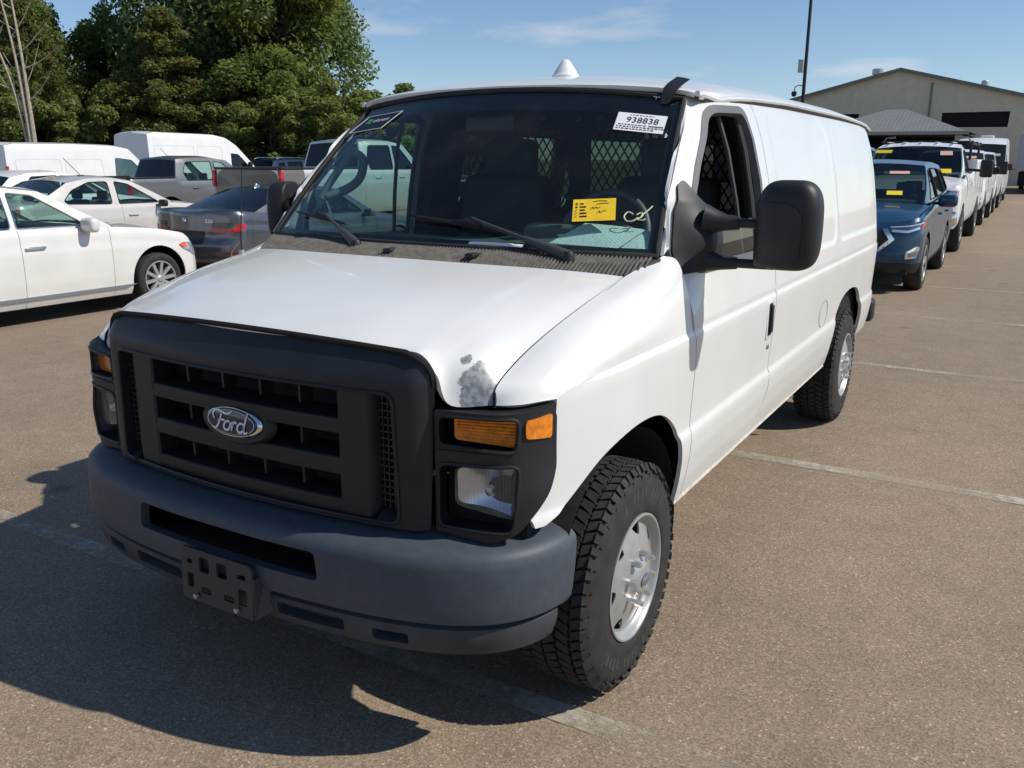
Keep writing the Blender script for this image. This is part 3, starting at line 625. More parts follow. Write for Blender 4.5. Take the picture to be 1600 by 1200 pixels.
# bumper
PBp = np.array([(0, -.800), (.2, -.797), (.4, -.781), (.58, -.752), (.73, -.705), (.845, -.635), (.915, -.545), (.950, -.44), (.962, -.33)]); pb = cr1(PBp, 200); sb = np.r_[0, np.cumsum(np.linalg.norm(np.diff(pb, axis=0), axis=1))]; SB = float(sb[-1])
def bmap_f(prof):
    prof = np.array(prof); tt = np.r_[0, np.cumsum(np.linalg.norm(np.diff(prof, axis=0), axis=1))]
    def f(p):
        s = np.abs(p[:, 0]); sgn = np.sign(p[:, 0]); x, y = np.interp(s, sb, pb[:, 0]), np.interp(s, sb, pb[:, 1])
        dx, dy = np.interp(s+.004, sb, pb[:, 0])-np.interp(np.maximum(s-.004, 0), sb, pb[:, 0]), np.interp(s+.004, sb, pb[:, 1])-np.interp(np.maximum(s-.004, 0), sb, pb[:, 1]); l = np.hypot(dx, dy); nx, ny = -dy/l, dx/l
        nx, ny = -nx, -ny; z, d = np.interp(p[:, 1], tt, prof[:, 0]), np.interp(p[:, 1], tt, prof[:, 1])
        k = np.where(ny > 0, -1, 1); nx, ny = nx*k, ny*k
        return np.stack([(x-nx*d)*np.where(sgn == 0, 1, sgn), y-ny*d, z], 1)
    f.t = lambda z: float(np.interp(z, prof[:, 0], tt)); f.T = float(tt[-1]); return f
bprof = [(.448, .03), (.456, .010), (.475, .0), (.54, -.002), (.605, .0), (.632, .003), (.648, .009), (.659, .024), (.667, .052), (.677, .10), (.686, .15)]
bm_ = bmap_f([tuple(q) for q in cr1(np.array(bprof), 60)])
def bpoly(s0, s1, t0, t1, cut=0): return [(s0+cut, t0)]+[(s, t0) for s in np.linspace(s0+cut, s1-cut, 40)[1:-1]]+[(s1-cut, t0), (s1, t1)]+[(s, t1) for s in np.linspace(s1, s0, 40)[1:-1]]+[(s0, t1)]
slot = roundpoly([(-.372, bm_.t(.534)), (.372, bm_.t(.534)), (.362, bm_.t(.618)), (-.362, bm_.t(.618))], .018)
bumper = panel('front_bumper', bpoly(-SB+.005, SB-.005, 0, bm_.T, .065), [slot], .022, bm_, BUMPER, van, (0, -1, .3), .03)
MB().box((0, -.66, .57), (1.0, .01, .13)).box((0, -.70, .528), (.9, .1, .006)).build('bumper_slot_liner', DARK, bumper, False)
vprof = [(.352, .055), (.362, .03), (.38, .022), (.42, .014), (.445, .018), (.452, .035)]
vm = bmap_f([tuple(q) for q in cr1(np.array(vprof), 30)])
vh = []
for sg in (-1, 1):
    for a, c, z0, z1 in ((.205, .440, .388, .428), (.53, .64, .385, .420)): vh.append(roundpoly([(min(sg*a, sg*c), vm.t(z0)), (max(sg*a, sg*c), vm.t(z0)), (max(sg*a, sg*c), vm.t(z1)), (min(sg*a, sg*c), vm.t(z1))], .010))
val = panel('bumper_valance', bpoly(-SB+.10, SB-.10, 0, vm.T, .03), vh, .02, vm, mat('grey valance plastic', (.043, .05, .058), .6, bump=(700, .18, .0005), var=(10, .25)), van, (0, -1, 0), .03)
MB().box((0, -.62, .40), (1.5, .01, .11)).build('valance_liner', DARK, val, False)
# plate bracket
pt = frame((-.140, -.822, .372), (1, 0, 0), (0, .04, 1))
hol = [rounded(.022, .115, .045, .130, .003), rounded(.075, .098, .118, .145, .008), rounded(.150, .098, .193, .145, .008), rounded(.235, .115, .27, .130, .003), rounded(.022, .04, .05, .085, .004), rounded(.082, .032, .125, .052, .003), rounded(.178, .032, .22, .052, .003), rounded(.238, .035, .272, .085, .004)]
V, F = extrude_poly(roundpoly([(0, 0), (.296, 0), (.296, .165), (0, .165)], [.006, .006, .025, .012]), hol, .03, pt, .008)
plate = mk('plate_bracket', V, F, mat('bracket plastic', (.045, .048, .052), .55, bump=(500, .1, .0005)), van, label='empty licence plate bracket with square holes')
MB().hull8([(.157, -.826, .372), (.157, -.826, .50), (.157, -.76, .40), (.157, -.78, .50), (.162, -.826, .372), (.162, -.824, .50), (.20, -.76, .40), (.165, -.78, .50)]).build('bracket_flange', MATS['bracket plastic'], plate, False)
MB().hull8([(-.14, -.826, .372), (-.14, -.826, .50), (-.15, -.76, .40), (-.14, -.78, .50), (-.135, -.826, .372), (-.135, -.824, .50), (-.135, -.76, .40), (-.135, -.78, .50)]).build('bracket_flange', MATS['bracket plastic'], plate, False)
for x in (-.073, .098):
    V, F = lathe([(0, -.012), (.008, -.011), (.009, -.003), (.006, 0), (0, 0)], 8, 'y'); mk('plate_screw', np.array(V)+np.array([x, -.832, .393]), F, mat('screw steel', (.5, .5, .48), .4, .9), plate)
# cowl with ribs
CW = []
for x in np.linspace(-.888, .888, 31):
    a = min(abs(x)/.873, 1.0); g = wsp(np.sign(x)*a, 0); hy = np.interp(abs(x), [0, .35, .56, .64, .70, .77, .825, .888], [.055, .075, .115, .14, .16, .19, .213, .36]); hz = np.interp(abs(x), [0, .35, .56, .64, .70, .77, .825, .888], [1.326, 1.323, 1.318, 1.314, 1.31, 1.304, 1.298, 1.345])-.012
    CW.append([(x, hy+.004, hz), (x, (hy+g[1])/2, (hz+g[2])/2+.004), (x, g[1]+.0, g[2]-.006)])
cowl = sheet('cowl_panel', CW, 61, 7, mat('grey brown cowl plastic', (.03, .028, .026), .7, var=(30, .35)), van, (0, 0, 1), .03)
b = MB(); CA = np.array(CW)
for x in np.linspace(-.86, .86, 132):
    i = np.interp(x, CA[:, 0, 0], np.arange(31)); k = int(min(i, 29)); t = i-k; q = CA[k]*(1-t)+CA[k+1]*t
    sh_ = .012*np.sign(x)
    for (p0, p1) in ((q[0]*.97+q[2]*.03, q[1]), (q[1], q[2]*.96+q[0]*.04)):
        pts = [p0+np.array([-.0022, 0, -.001]), p0+np.array([-.0022, 0, .010]), p1+np.array([-.0022, 0, -.001]), p1+np.array([-.0022, 0, .010])]
        b.hull8(pts+[p+np.array([.0044, 0, 0]) for p in pts])
ribs = b.build('cowl_rib', mat('cowl rib plastic', (.15, .137, .12), .65, var=(40, .3)), cowl, False); ribs['kind'] = 'stuff'
for x, y in ((-.05, .12), (.30, .125)):
    rbox('cowl_cap', (x, y, 1.345), (.035, .06, .014), .004, BLACK, cowl)

# ---- wheels
def all_terrain_wheel(name):
    w = empty(name)
    prof = [(.20, -.10), (.215, -.108), (.235, -.116), (.30, -.126), (.335, -.123), (.356, -.112), (.365, -.100), (.368, -.05), (.368, .05), (.365, .100), (.356, .112), (.335, .125), (.30, .131), (.255, .134), (.224, .136), (.213, .128), (.205, .11)]
    V, F = lathe(prof, 96); mk('tyre', V, F, TIRE, w, angle=60)
    b = MB(); n = 62
    for i in range(n):
        for j, (x, wd, ph) in enumerate(((-.095, .034, 0), (-.049, .038, .5), (0, .038, .1), (.049, .038, .6), (.095, .034, .15))):
            a0 = 2*math.pi*(i+ph)/n; da = 2*math.pi/n
            half = .40*da if abs(x) < .09 else .36*da
            sk = (.22 if j % 2 else -.22)*da
            r1 = .3805 if abs(x) < .09 else .377; vs = []
            for xx, s in ((x-wd/2, -1), (x+wd/2, 1)):
                for aa in (-half, half):
                    for r in (.360, r1-(.004 if abs(xx) > .11 else 0)):
                        a = a0+aa*(1+.12*s*(1 if j % 2 else -1))+sk*s; vs.append((xx, r*math.cos(a), r*math.sin(a)))
            b.hull8(vs)
            if j in (1, 2, 3):   # sipe-split second half step
                a = a0; b.hull8([(x+xx, r*math.cos(a+q), r*math.sin(a+q)) for xx in (-wd/2-.004, wd/2+.004) for q in (-.12*da, .12*da) for r in (.360, r1-.0012)])
        for s in (-1, 1):     # shoulder lugs running down the sidewall
            a0 = 2*math.pi*(i+(.15 if s > 0 else 0))/n; da = 2*math.pi/n; k = .30 if i % 2 else .36; low = .346 if i % 2 else .355
            vs = []
            for (r, x) in ((.375, .107), (low, .1235)):
                for aa in (-k*da, k*da):
                    for off in (-.006, .0055): vs.append((s*(x+off), (r+off*.5)*math.cos(a0+aa), (r+off*.5)*math.sin(a0+aa)))
            b.hull8(vs)
            if s > 0 and i % 2 == 0:
                b.hull8([(.1245+o, r*math.cos(a0+da*.5+q), r*math.sin(a0+da*.5+q)) for r in (.318, .343) for q in (-.006, .006) for o in (-.003, .0025)])
    # raised sidewall figures
    bl = MB()
    for k in range(11):
        for c0 in (.6, 3.7):
            a = c0+k*.115
            if k in (4, 9): continue
            bl.hull8([(.1285+o+(.0010 if r < .3 else 0), r*math.cos(a+q+(.012 if k % 2 else -.012)*(r > .29)), r*math.sin(a+q)) for r in (.268, .305) for q in (-.022, .026) for o in (-.002, .0035)])
    lt = bl.build('sidewall_relief', mat('scuffed tyre relief', (.05, .047, .043), .8), w, False); lt['kind'] = 'stuff'
    t = b.build('tread', TIRE, w, True, 30); t['kind'] = 'stuff'
    # cover
    pr = interp([0, .03, .05, .056, .062, .078, .105, .135, .175, .188, .194, .200, .207, .213], [.164, .163, .159, .152, .144, .138, .134, .126, .112, .107, .116, .132, .139, .136], .0022)
    holes = []
    for k in range(7):
        a0 = 2*math.pi*k/7+.3; P = []
        for r, a in ((.140, -.07), (.147, .09), (.162, .20), (.179, .27), (.182, .06), (.180, -.11), (.162, -.12)): P.append((r*math.cos(a0+a), r*math.sin(a0+a)))
        holes.append(roundpoly(P, .014, 3))
    out = [(.187*math.cos(t), .187*math.sin(t)) for t in np.linspace(0, 2*math.pi, 90, endpoint=False)]
    V, F = lathe([(r, float(pr(r))) for r in np.linspace(.186, .213, 14)]+[(.213, .110)], 96); mk('rim_lip', V, F, SILVER, w, angle=60)
    cov = panel('wheel_cover', out, holes, .010, lambda p: np.stack([pr(np.hypot(p[:, 0], p[:, 1])), p[:, 0], p[:, 1]], 1), SILVER, w, (1, 0, 0), .006)
    V, F = lathe([(.209, .115), (.195, .07), (.185, -.04), (.03, -.02), (0, -.02)], 48); mk('rim_barrel', V, F, mat('grey steel barrel', (.22, .215, .2), .5, .5), w)
    for k in range(8):
        a = 2*math.pi*(k+.5)/8; V, F = lathe([(0, .170), (.008, .169), (.0105, .162), (.0115, .13)], 6)
        mk('lug_nut', np.array(V)+np.array([0, .083*math.cos(a), .083*math.sin(a)]), F, mat('bright lug nut', (.62, .6, .56), .3, .8), cov, angle=30)
    V, F = lathe([(0, .1745), (.02, .174), (.026, .172), (.03, .166)], 24); mk('hub_emblem', np.array(V)*np.array([1, 1.0, .55]), F, mat('hub emblem', (.45, .46, .48), .25, .9), cov)
    return w
wf = all_terrain_wheel('wheel'); wf.scale = (.95, .975, .975); wf.parent = van; wf.location = (.868, 0, .3695); wf.rotation_euler = (rad(11), 0, 0)
wr = copy_tree(wf, van); wr.location = (.868, 3.505, .3695); wr.rotation_euler = (rad(40), 0, 0)
for y, a in ((0, 100), (3.505, 20)):
    o = copy_tree(wf, van); o.location = (-.868, y, .3695); o.rotation_euler = (rad(a), 0, math.pi)
# wheel wells and underbody
def well(y0, r):
    for sg in (-1, 1):
        V = []; n = 22
        for i in range(n+1):
            a = math.pi*(-.08+(.96 if y0 < 1 else 1.16)*i/n)
            for x in (.60, .945): V.append((sg*x, y0+r*math.cos(a)*1.04, .40+(r*.98)*max(math.sin(a), -.12)))
        F = grid_faces(n+1, 2); k = len(V)
        V += [(sg*.60, y0, .62)]; F += [(i*2, (i+1)*2, k) for i in range(n) if min(V[i*2][2], V[i*2+2][2]) > .60]
        mk('wheel_liner', V, F, CHASSIS, van, False)
well(.0, .455); well(3.505, .50)
b = MB(); b.box((0, 2.1, .44), (1.1, 5.0, .14)).box((0, 1.75, .53), (1.84, 2.4, .04)).box((0, 4.4, .53), (1.84, .6, .04)).box((0, -.35, .45), (1.0, .5, .2))
b.tube([(-.8, 0, .36), (.8, 0, .36)], .05, 8); b.tube([(-.8, 3.505, .38), (.8, 3.505, .38)], .06, 8); b.box((0, 3.505, .38), (.3, .34, .3))
b.build('chassis', CHASSIS, van, False)
# ---- mirrors
def mirror(mir):
    sg = -1 if mir else 1
    root = empty('side_mirror', parent=van)
    # door sail + bracket
    sail = [(.47, 1.285), (.455, 1.36), (.50, 1.50), (.565, 1.585), (.60, 1.60), (.625, 1.53), (.685, 1.49), (.66, 1.40), (.66, 1.335), (.60, 1.29)]
    def sm(p):
        q = side(p); q[:, 0] += .012+.05*np.exp(-((p[:, 1]-1.40)/.10)**2)*sstep(.47, .60, p[:, 0]); return q
    panel('mirror_bracket', roundpoly(sail, .015), [], .012, sm, BLACK, root, OX, .05, mir)
    y = .60
    for z, r0 in ((1.455, .030), (1.318, .027)):
        b = MB()
        P = [(.955, .60, z+.01*(1 if z > 1.4 else 1)), (.99, .605, z+.004), (1.03, .61, z), (1.075, .615, z)]
        b.tube([(sg*x, yy, zz) for x, yy, zz in P], [r0*1.75, r0*1.35, r0*.95, r0*.78], 14)
        b.build('mirror_arm', BLACK, root)
    for z in (1.455, 1.318): MB().tube([(sg*1.06, .613, z), (sg*(1.20 if not mir else 1.10), .62, z)], .0165, 12).build('mirror_tube', BLACK, root)
    # head: superellipsoid shell
    V = []; nu, nv = 40, 26; c = np.array([1.246, .60, 1.455]); dx, dy, dz = .106, .075, .148
    def sp(v, e): return np.sign(v)*abs(v)**e
    for i in range(nv+1):
        ph = -math.pi/2+math.pi*i/nv
        for j in range(nu):
            th = 2*math.pi*j/nu; x = dx*sp(math.cos(ph), .5)*sp(math.cos(th), .55); yy = dy*sp(math.cos(ph), .5)*sp(math.sin(th), .7); z = dz*sp(math.sin(ph), .55)
            if yy > .03: yy = .03+(yy-.03)*.25
            x *= 1-.10*max(0, z/dz)**3
            V.append(np.array([x, yy, z]))
    F = [(i*nu+j, i*nu+(j+1) % nu, (i+1)*nu+(j+1) % nu, (i+1)*nu+j) for i in range(nv) for j in range(nu)]
    V = np.array(V)
    if mir:
        V = V@rotz(rad(70)).T*np.array([-1, 1, 1])*np.array([.92, 1, .92])+np.array([-1.085, .66, 1.425])
    else: V = V+c
    if mir: F = [f[::-1] for f in F]
    head = mk('mirror_head', V, F, BLACK, root, angle=70)
    if not mir:   # raised inner shell seen from the front
        p, F = cdt(roundpoly([(-.104, -.138), (.052, -.138), (.058, .03), (.02, .072), (-.104, .078)], [.02, .06, .05, .05, .01]), [], .012)
        def yo(x, z): return .60-.075*(1-np.clip(np.abs(x)/.106, 0, .999)**3.6)**(.36)*(1-np.clip(np.abs(z)/.148, 0, .999)**3.6)**(.36)
        V = np.stack([1.246+p[:, 0], yo(p[:, 0], p[:, 1])-.010, 1.455+p[:, 1]], 1); V, F = rim(V, F, .02, (0, -1, 0)); mk('mirror_shell', V, F, BLACK, head, angle=50)
        rbox('mirror_glass', (1.246, .622, 1.455), (.17, .006, .24), .002, mat('mirror silver', (.8, .82, .84), .02, 1), head)
both(mirror)
# ---- wipers
def wiper(pivot, joint, tipa, tipb):
    root = empty('wiper', parent=van); pv, j = np.array(pivot), np.array(joint); d = j-pv
    b = MB(); b.tube([pv, pv+d*.18, pv+d*.45], [.020, .019, .011], 10); b.build('wiper_arm', mat('worn wiper grey', (.05, .053, .058), .5), root)
    b = MB(); b.tube([pv+d*.42, pv+d*.75, j], [.009, .007, .006], 8); b.build('wiper_rod', MATS['worn wiper grey'], root)
    V, F = lathe([(0, .018), (.016, .016), (.022, .004), (.022, -.03)], 14, 'z'); mk('wiper_pivot', np.array(V)+pv, F, BLACK, root)
    A, B = np.array(tipa), np.array(tipb); b = MB(); P = [A+(B-A)*t for t in np.linspace(0, 1, 9)]
    b.tube([p+np.array([0, -.006, .006]) for p in P], [.004, .006, .007, .008, .009, .008, .007, .006, .004], 6); b.build('wiper_blade', BLACK, root)
    b = MB(); c = A+(B-A)*.52; e = (B-A)/np.linalg.norm(B-A); b.tube([c-e*.06+np.array([0, -.012, .012]), c+np.array([0, -.020, .020]), c+e*.06+np.array([0, -.012, .012])], [.007, .012, .007], 6); b.build('wiper_yoke', BLACK, root)
def onws(px, pz_u, v): pass
def wsn(u, v, off=.010):
    p = wsp(u, v); a, c = wsp(u+.01, v)-wsp(u-.01, v), wsp(u, v+.01)-wsp(u, v-.01); n = np.cross(a, c); n /= np.linalg.norm(n)
    if n[1] > 0: n = -n
    return p+n*off
wiper((-.245, .155, 1.352), wsn(-.585, .115, .030), wsn(-.87, .135, .012), wsn(-.43, .075, .012))
wiper((.620, .215, 1.352), wsn(.245, .13, .030), wsn(-.075, .142, .012), wsn(.50, .065, .012))
# ---- roof beacon, tape, whip antenna
V, F = lathe([(.062, 0), (.062, .012), (.055, .018), (.050, .03), (.022, .072), (.014, .080), (0, .083)], 32, 'z')
dome_o = mk('roof_beacon', np.array(V)+np.array([.0, 1.38, 2.026]), F, mat('white beacon plastic', (.8, .8, .78), .4), van, label='small white cone antenna on the roof')
TAPE = mat('black tape', (.02, .02, .024), .35)
tp = [[(.690, .838, 1.905), (.695, .83, 1.87), (.70, .800, 1.835)], [(.735, .86, 1.925), (.738, .842, 1.875), (.737, .815, 1.842)], [(.765, .90, 1.948), (.765, .868, 1.915), (.755, .84, 1.872)]]
tp = [[(x_+.016, y_, z_) for x_, y_, z_ in r0_] for r0_ in [[(.690, .930, 1.972), (.668, .862, 1.932), (.664, .832, 1.872)], [(.712, .938, 1.968), (.692, .868, 1.928), (.682, .838, 1.866)], [(.738, .940, 1.962), (.716, .876, 1.922), (.698, .846, 1.874)]]]
sheet('tape_flap', tp, 9, 9, TAPE, van, (0, -1, 1), .002)
ant = empty('whip_antenna', parent=van); b = MB(); b.tube([(-.845, .145, 1.275), (-.845, .145, 1.30)], .012, 10); b.build('antenna_base', mat('antenna steel', (.5, .5, .5), .3, .9), ant)
b = MB(); b.tube([(-.845, .145, 1.30), (-.846, .148, 1.36), (-.850, .18, 1.62)], [.0035, .003, .0022], 6); b.build('antenna_rod', BLACK, ant)
b = MB(); b.tube(cr1(np.array([(-.86, .11, 1.265), (-.868, .11, 1.285), (-.86, .125, 1.31), (-.848, .145, 1.335)]), 12), .002, 5); b.build('antenna_wire', mat('copper wire', (.26, .13, .08), .5), ant)
# ---- cabin
cab = empty('cabin', parent=van)
DT = [[(-.82, .36, 1.325), (-.5, .28, 1.335), (0, .24, 1.34), (.5, .28, 1.335), (.82, .36, 1.325)], [(-.80, .55, 1.33), (-.5, .55, 1.345), (0, .52, 1.35), (.4, .55, 1.365), (.80, .55, 1.345)],
      [(-.80, .72, 1.31), (-.5, .74, 1.33), (0, .72, 1.33), (.4, .73, 1.39), (.80, .70, 1.33)], [(-.80, .78, 1.12), (-.5, .80, 1.12), (0, .80, 1.12), (.4, .80, 1.15), (.80, .78, 1.12)], [(-.80, .70, .75), (-.5, .70, .75), (0, .70, .75), (.4, .70, .75), (.80, .70, .75)]]
sheet('dashboard', DT, 24, 30, DASH, cab, (0, .3, 1), .01)
rbox('instrument_hood', (.42, .70, 1.385), (.44, .14, .07), .03, DASH, cab)
V = []; F = []; R_ = .19; n, m_ = 40, 10
for i in range(n):
    a = 2*math.pi*i/n
    for j in range(m_): q = 2*math.pi*j/m_; r = R_+.015*math.cos(q); V.append((r*math.cos(a), r*math.sin(a), .015*math.sin(q)))
F = [(i*m_+j, ((i+1) % n)*m_+j, ((i+1) % n)*m_+(j+1) % m_, i*m_+(j+1) % m_) for i in range(n) for j in range(m_)]
sw = frame((.42, .93, 1.36), (1, 0, 0), (0, .42, .90)); st = mk('steering_wheel', sw(np.array(V)), F, mat('steering wheel grey', (.10, .11, .11), .5), cab)
b = MB(); b.box((0, 0, -.01), (.18, .12, .04)).box((0, -.01, -.01), (.36, .035, .02)).box((0, -.1, -.01), (.03, .18, .02)); mk('steering_hub', sw(np.array(b.V)), b.F, CABIN, st, False)
b = MB(); b.tube([(.42, .92, 1.35), (.42, .70, 1.24)], .045, 10); b.build('steering_column', CABIN, st)
def seat(x):
    s = empty('seat', parent=cab)
    m = mat('charcoal seat vinyl', (.028, .03, .033), .65, bump=(300, .2, .001))
    rbox('seat_cushion', (x, 1.28, .92), (.52, .54, .16), .05, m, s); rbox('seat_back', (x, 1.56, 1.27), (.50, .15, .64), .06, m, s, R=rotx(rad(-10))); rbox('headrest', (x, 1.635, 1.665), (.30, .11, .20), .045, m, s)
    rbox('seat_base', (x, 1.28, .75), (.4, .4, .22), .02, CHASSIS, s)
seat(.44); seat(-.44)
gh = MB(); gh.tube(cr1(np.array([(-.735, .72, 1.70), (-.70, .76, 1.66), (-.70, .735, 1.58), (-.735, .68, 1.53), (-.79, .60, 1.50)]), 20), .020, 10); gh.build('grab_handle', mat('teal grey handle', (.12, .14, .14), .6), cab)
gh = MB(); gh.tube([(-.735, .74, 1.715), (-.76, .69, 1.64), (-.785, .62, 1.55), (-.80, .58, 1.49)], .018, 8); gh.build('handle_mount', MATS['teal grey handle'], cab)
# partition with expanded-metal screens
py = 1.78
def bulk(p): return np.stack([p[:, 0], np.full(len(p), py), p[:, 1]], 1)
ph = [roundpoly([(-.80, 1.36), (-.56, 1.36), (-.56, 1.62), (-.64, 1.70), (-.80, 1.52)], .03), roundpoly([(-.46, 1.42), (-.20, 1.42), (-.17, 1.55), (-.24, 1.84), (-.46, 1.84)], .03), roundpoly([(-.06, 1.40), (.32, 1.40), (.36, 1.82), (-.06, 1.82)], .04), roundpoly([(.44, 1.40), (.72, 1.40), (.62, 1.80), (.44, 1.80)], .04)]
part_o = panel('partition', [(-.93, .70), (.93, .70), (.94, 1.3), (.84, 1.78), (.74, 1.93), (-.74, 1.93), (-.62, 1.74), (-.66, 1.70), (-.88, 1.42), (-.93, 1.3)], ph, .08, bulk, mat('black partition steel', (.012, .013, .015), .6), cab, (0, -1, 0), .02)
b = MB()
for (x0, x1, z0, z1) in ((-.81, -.55, 1.35, 1.71), (-.47, -.16, 1.41, 1.85), (-.07, .37, 1.39, 1.83), (.43, .73, 1.39, 1.81)):
    pitch = .046; Hh = z1-z0; Wd = x1-x0; sl = 1.6
    for k in range(-int(Hh/sl/pitch)-1, int(Wd/pitch)+2):
        for s in (1, -1):
            a = (x0+k*pitch, z0) if s > 0 else (x1-k*pitch, z0); e = (a[0]+s*Hh/sl, z1); t0, t1 = 0, 1
            dx = e[0]-a[0]
            lo, hi = sorted(((x0-a[0])/dx, (x1-a[0])/dx)); t0, t1 = max(0, lo), min(1, hi)
            if t1-t0 < .02: continue
            b.tube([(a[0]+dx*t0, py+.012, z0+Hh*t0), (a[0]+dx*t1, py+.012, z0+Hh*t1)], .0042, 4, False)
sc = b.build('screen_mesh', MATS['black partition steel'], part_o, False); sc['kind'] = 'stuff'
for x, z in ((-.33, 1.88), (-.12, 1.87), (-.12, 1.36), (.02, 1.36), (.0, 1.87)):
    V, F = lathe([(0, -.008), (.02, -.006), (.022, 0)], 12, 'y'); mk('partition_bolt', np.array(V)+np.array([x, py-.004, z]), F, mat('bolt grey', (.12, .12, .12), .5, .5), part_o)
b = MB(); b.box((0, 2.6, .66), (1.8, 4.1, .03)); b.build('floor', CHASSIS, cab, False)
V = [(float(W(y, z))-.05, y, z) for y in np.linspace(1.6, 4.5, 12) for z in np.linspace(.6, 1.9, 10)]; mk('inner_lining', V, grid_faces(12, 10), DARK, cab)
MB().box((0, 1.0, .67), (1.75, 1.0, .03)).build('floor_mat', DARK, cab, False)
HL = [[(x, y, float(zc(y))-float(xd(abs(x)))*.9-.03) for x in (-.76, -.4, 0, .4, .76)] for y in (.98, 1.5, 2.5, 3.5, 4.6)]
sheet('headliner', HL, 20, 10, CABIN, cab, (0, 0, -1), 0)
rbox('rear_view_mirror', (0, .72, 1.80), (.22, .03, .06), .012, BLACK, cab)
# door inner cards
for sg in (-1, 1):
    V = [(sg*(float(W(y, z))-.06), y, z) for y in np.linspace(.52, 1.5, 6) for z in np.linspace(.55, 1.27, 5)]; F = grid_faces(6, 5); mk('door_card', V, F if sg < 0 else [f[::-1] for f in F], CABIN, cab)
    V = [(sg*(float(W(y, z))-d), y, z) for z in np.linspace(.6, 1.9, 9) for y, d in ((1.47, .02), (1.47, .09), (1.74, .09), (1.74, .02))]; mk('b_pillar_lining', V, grid_faces(9, 4), CABIN, cab, False)
# ---- stickers and papers
def on_glass(u0, v0, wu, hv, tilt, off):
    """local frame on the glass: returns T mapping (x right m, y up m, z out)"""
    o = wsn(u0, v0, off); ex = wsn(u0+.05, v0, off)-wsn(u0-.05, v0, off); ey = wsn(u0, v0+.03, off)-wsn(u0, v0-.03, off)
    c, s = math.cos(tilt), math.sin(tilt); ex = ex/np.linalg.norm(ex); ey = ey-ex*(ey@ex); ey /= np.linalg.norm(ey)
    return frame(o, ex*c+ey*s, ey*c-ex*s)
def card(name, T, w, h, m, parent, label=None, bend=0, n=6):
    xs, ys = np.linspace(-w/2, w/2, n), np.linspace(-h/2, h/2, 4); V = np.array([(x, y, -bend*(x/w*2)**2) for x in xs for y in ys])
    return mk(name, T(V), [f[::-1] if False else f for f in grid_faces(n, 4)][::1], m, parent, label=label)
PAPER = mat('white label paper', (.8, .8, .8), .6); INK = mat('black print', (.012, .012, .013), .6); YEL = mat('yellow tag card', (.86, .56, .02), .6, var=(40, .06)); CHALK = mat('chalk marker', (.75, .72, .5), .8)
T = on_glass(.828, .790, 0, 0, -.02, .004)
stk = card('number_sticker', T, .185, .098, PAPER, ws, 'white auction sticker printed 938838')
text('sticker_number', '938838', .043, lambda V: T(V+np.array([.006, .010, .001])), INK, stk, xs=.95)
b = MB(); rg_ = np.random.default_rng(3)
for yy, x0, x1, hh in ((.038, -.045, .045, .003), (-.016, -.08, .02, .004), (-.027, -.085, .085, .0045), (-.038, -.085, .06, .0045)):
    xx = x0
    while xx < x1: ww = .004+.010*rg_.random(); b.box((xx+ww/2, yy, .001), (ww, hh, .0002)); xx += ww+.004
sp_ = mk('sticker_print', T(np.array(b.V)), b.F, INK, stk, False); sp_['kind'] = 'stuff'
b = MB()
for k in range(22): b.box((.035+k*.0025, -.016, .001), (.0009+.0010*((k*7) % 3 == 0), .008, .0002))
mk('sticker_barcode', T(np.array(b.V)), b.F, INK, stk, False)
T2 = on_glass(.735, .235, 0, 0, .115, .004)
yt = card('yellow_tag', T2, .150, .098, YEL, ws, 'yellow auction tag with handwritten ticks')
b = MB()
for k, ww in enumerate((.012, .022, .018, .024, .026)): b.box((-.050+ww/2, .028-.014*k, .001), (ww, .006, .0002)); b.box((-.062, .028-.014*k, .001), (.007, .007, .0002)) if k < 2 else None
tp_ = mk('tag_print', T2(np.array(b.V)), b.F, INK, yt, False); tp_['kind'] = 'stuff'
b = MB()
for k in (2, 3, 4): b.tube([(-.067, .022-.014*k, .0012), (-.060, .032-.014*k, .0012)], .0013, 4)
for P_ in ([(-.005, .036), (.02, .039), (.045, .037)], [(.008, .024), (.03, .027), (.05, .027)], [(-.012, .004), (-.004, .012), (0, .004), (.006, .012), (.012, .006), (.022, .010)], [(.010, -.014), (.018, -.006), (.022, -.014), (.03, -.008), (.042, -.006)]):
    b.tube([(x, y, .0012) for x, y in cr1(np.array(P_), 12)], .0011, 4)
mk('tag_scribble', T2(np.array(b.V)), b.F, INK, yt, False)
T3 = on_glass(-.785, .825, 0, 0, .0, .004)
es = empty('dealer_sticker', parent=ws); es['label'] = 'dark dealer sticker with white outline and green mark'
shp = [(-.145, -.05), (.085, -.05), (.145, .05), (-.085, .05)]
mk('sticker_film', T3(np.array([(x, y, 0) for x, y in shp])), [(0, 1, 2, 3)], mat('navy sticker film', (.006, .01, .022), .4), es, False)
b = MB()
for k in range(4): b.tube([(*shp[k], .001), (*shp[(k+1) % 4], .001)], .0022, 4)
mk('sticker_outline', T3(np.array(b.V)), b.F, PAPER, es, False)
text('sticker_lettering', 'element', .034, lambda V: T3(V+np.array([.028, .012, .001])), PAPER, es, shear=.25)
b = MB()
for a in (.6, 2.2): b.box((-.052, .012, .001), (.040, .011, .0006), rotz(a))
b.box((-.052, .012, .001), (.02, .02, .0005), rotz(.78)); mk('sticker_mark', T3(np.array(b.V)), b.F, mat('green print', (.05, .45, .06), .5), es, False)
T4 = on_glass(.865, .215, 0, 0, 0, .004); b = MB()
for P_ in ([(.022, .006), (.005, .014), (-.008, -.006), (.004, -.026), (.026, -.022), (.04, -.008)], [(.034, .004), (.05, .014), (.054, .0), (.042, -.012), (.034, -.016), (.056, -.018), (.066, -.012)], [(.05, .0), (.075, .03), (.085, .045)]): b.tube([(x, y, .0005) for x, y in cr1(np.array(P_), 24)], .0026, 4)
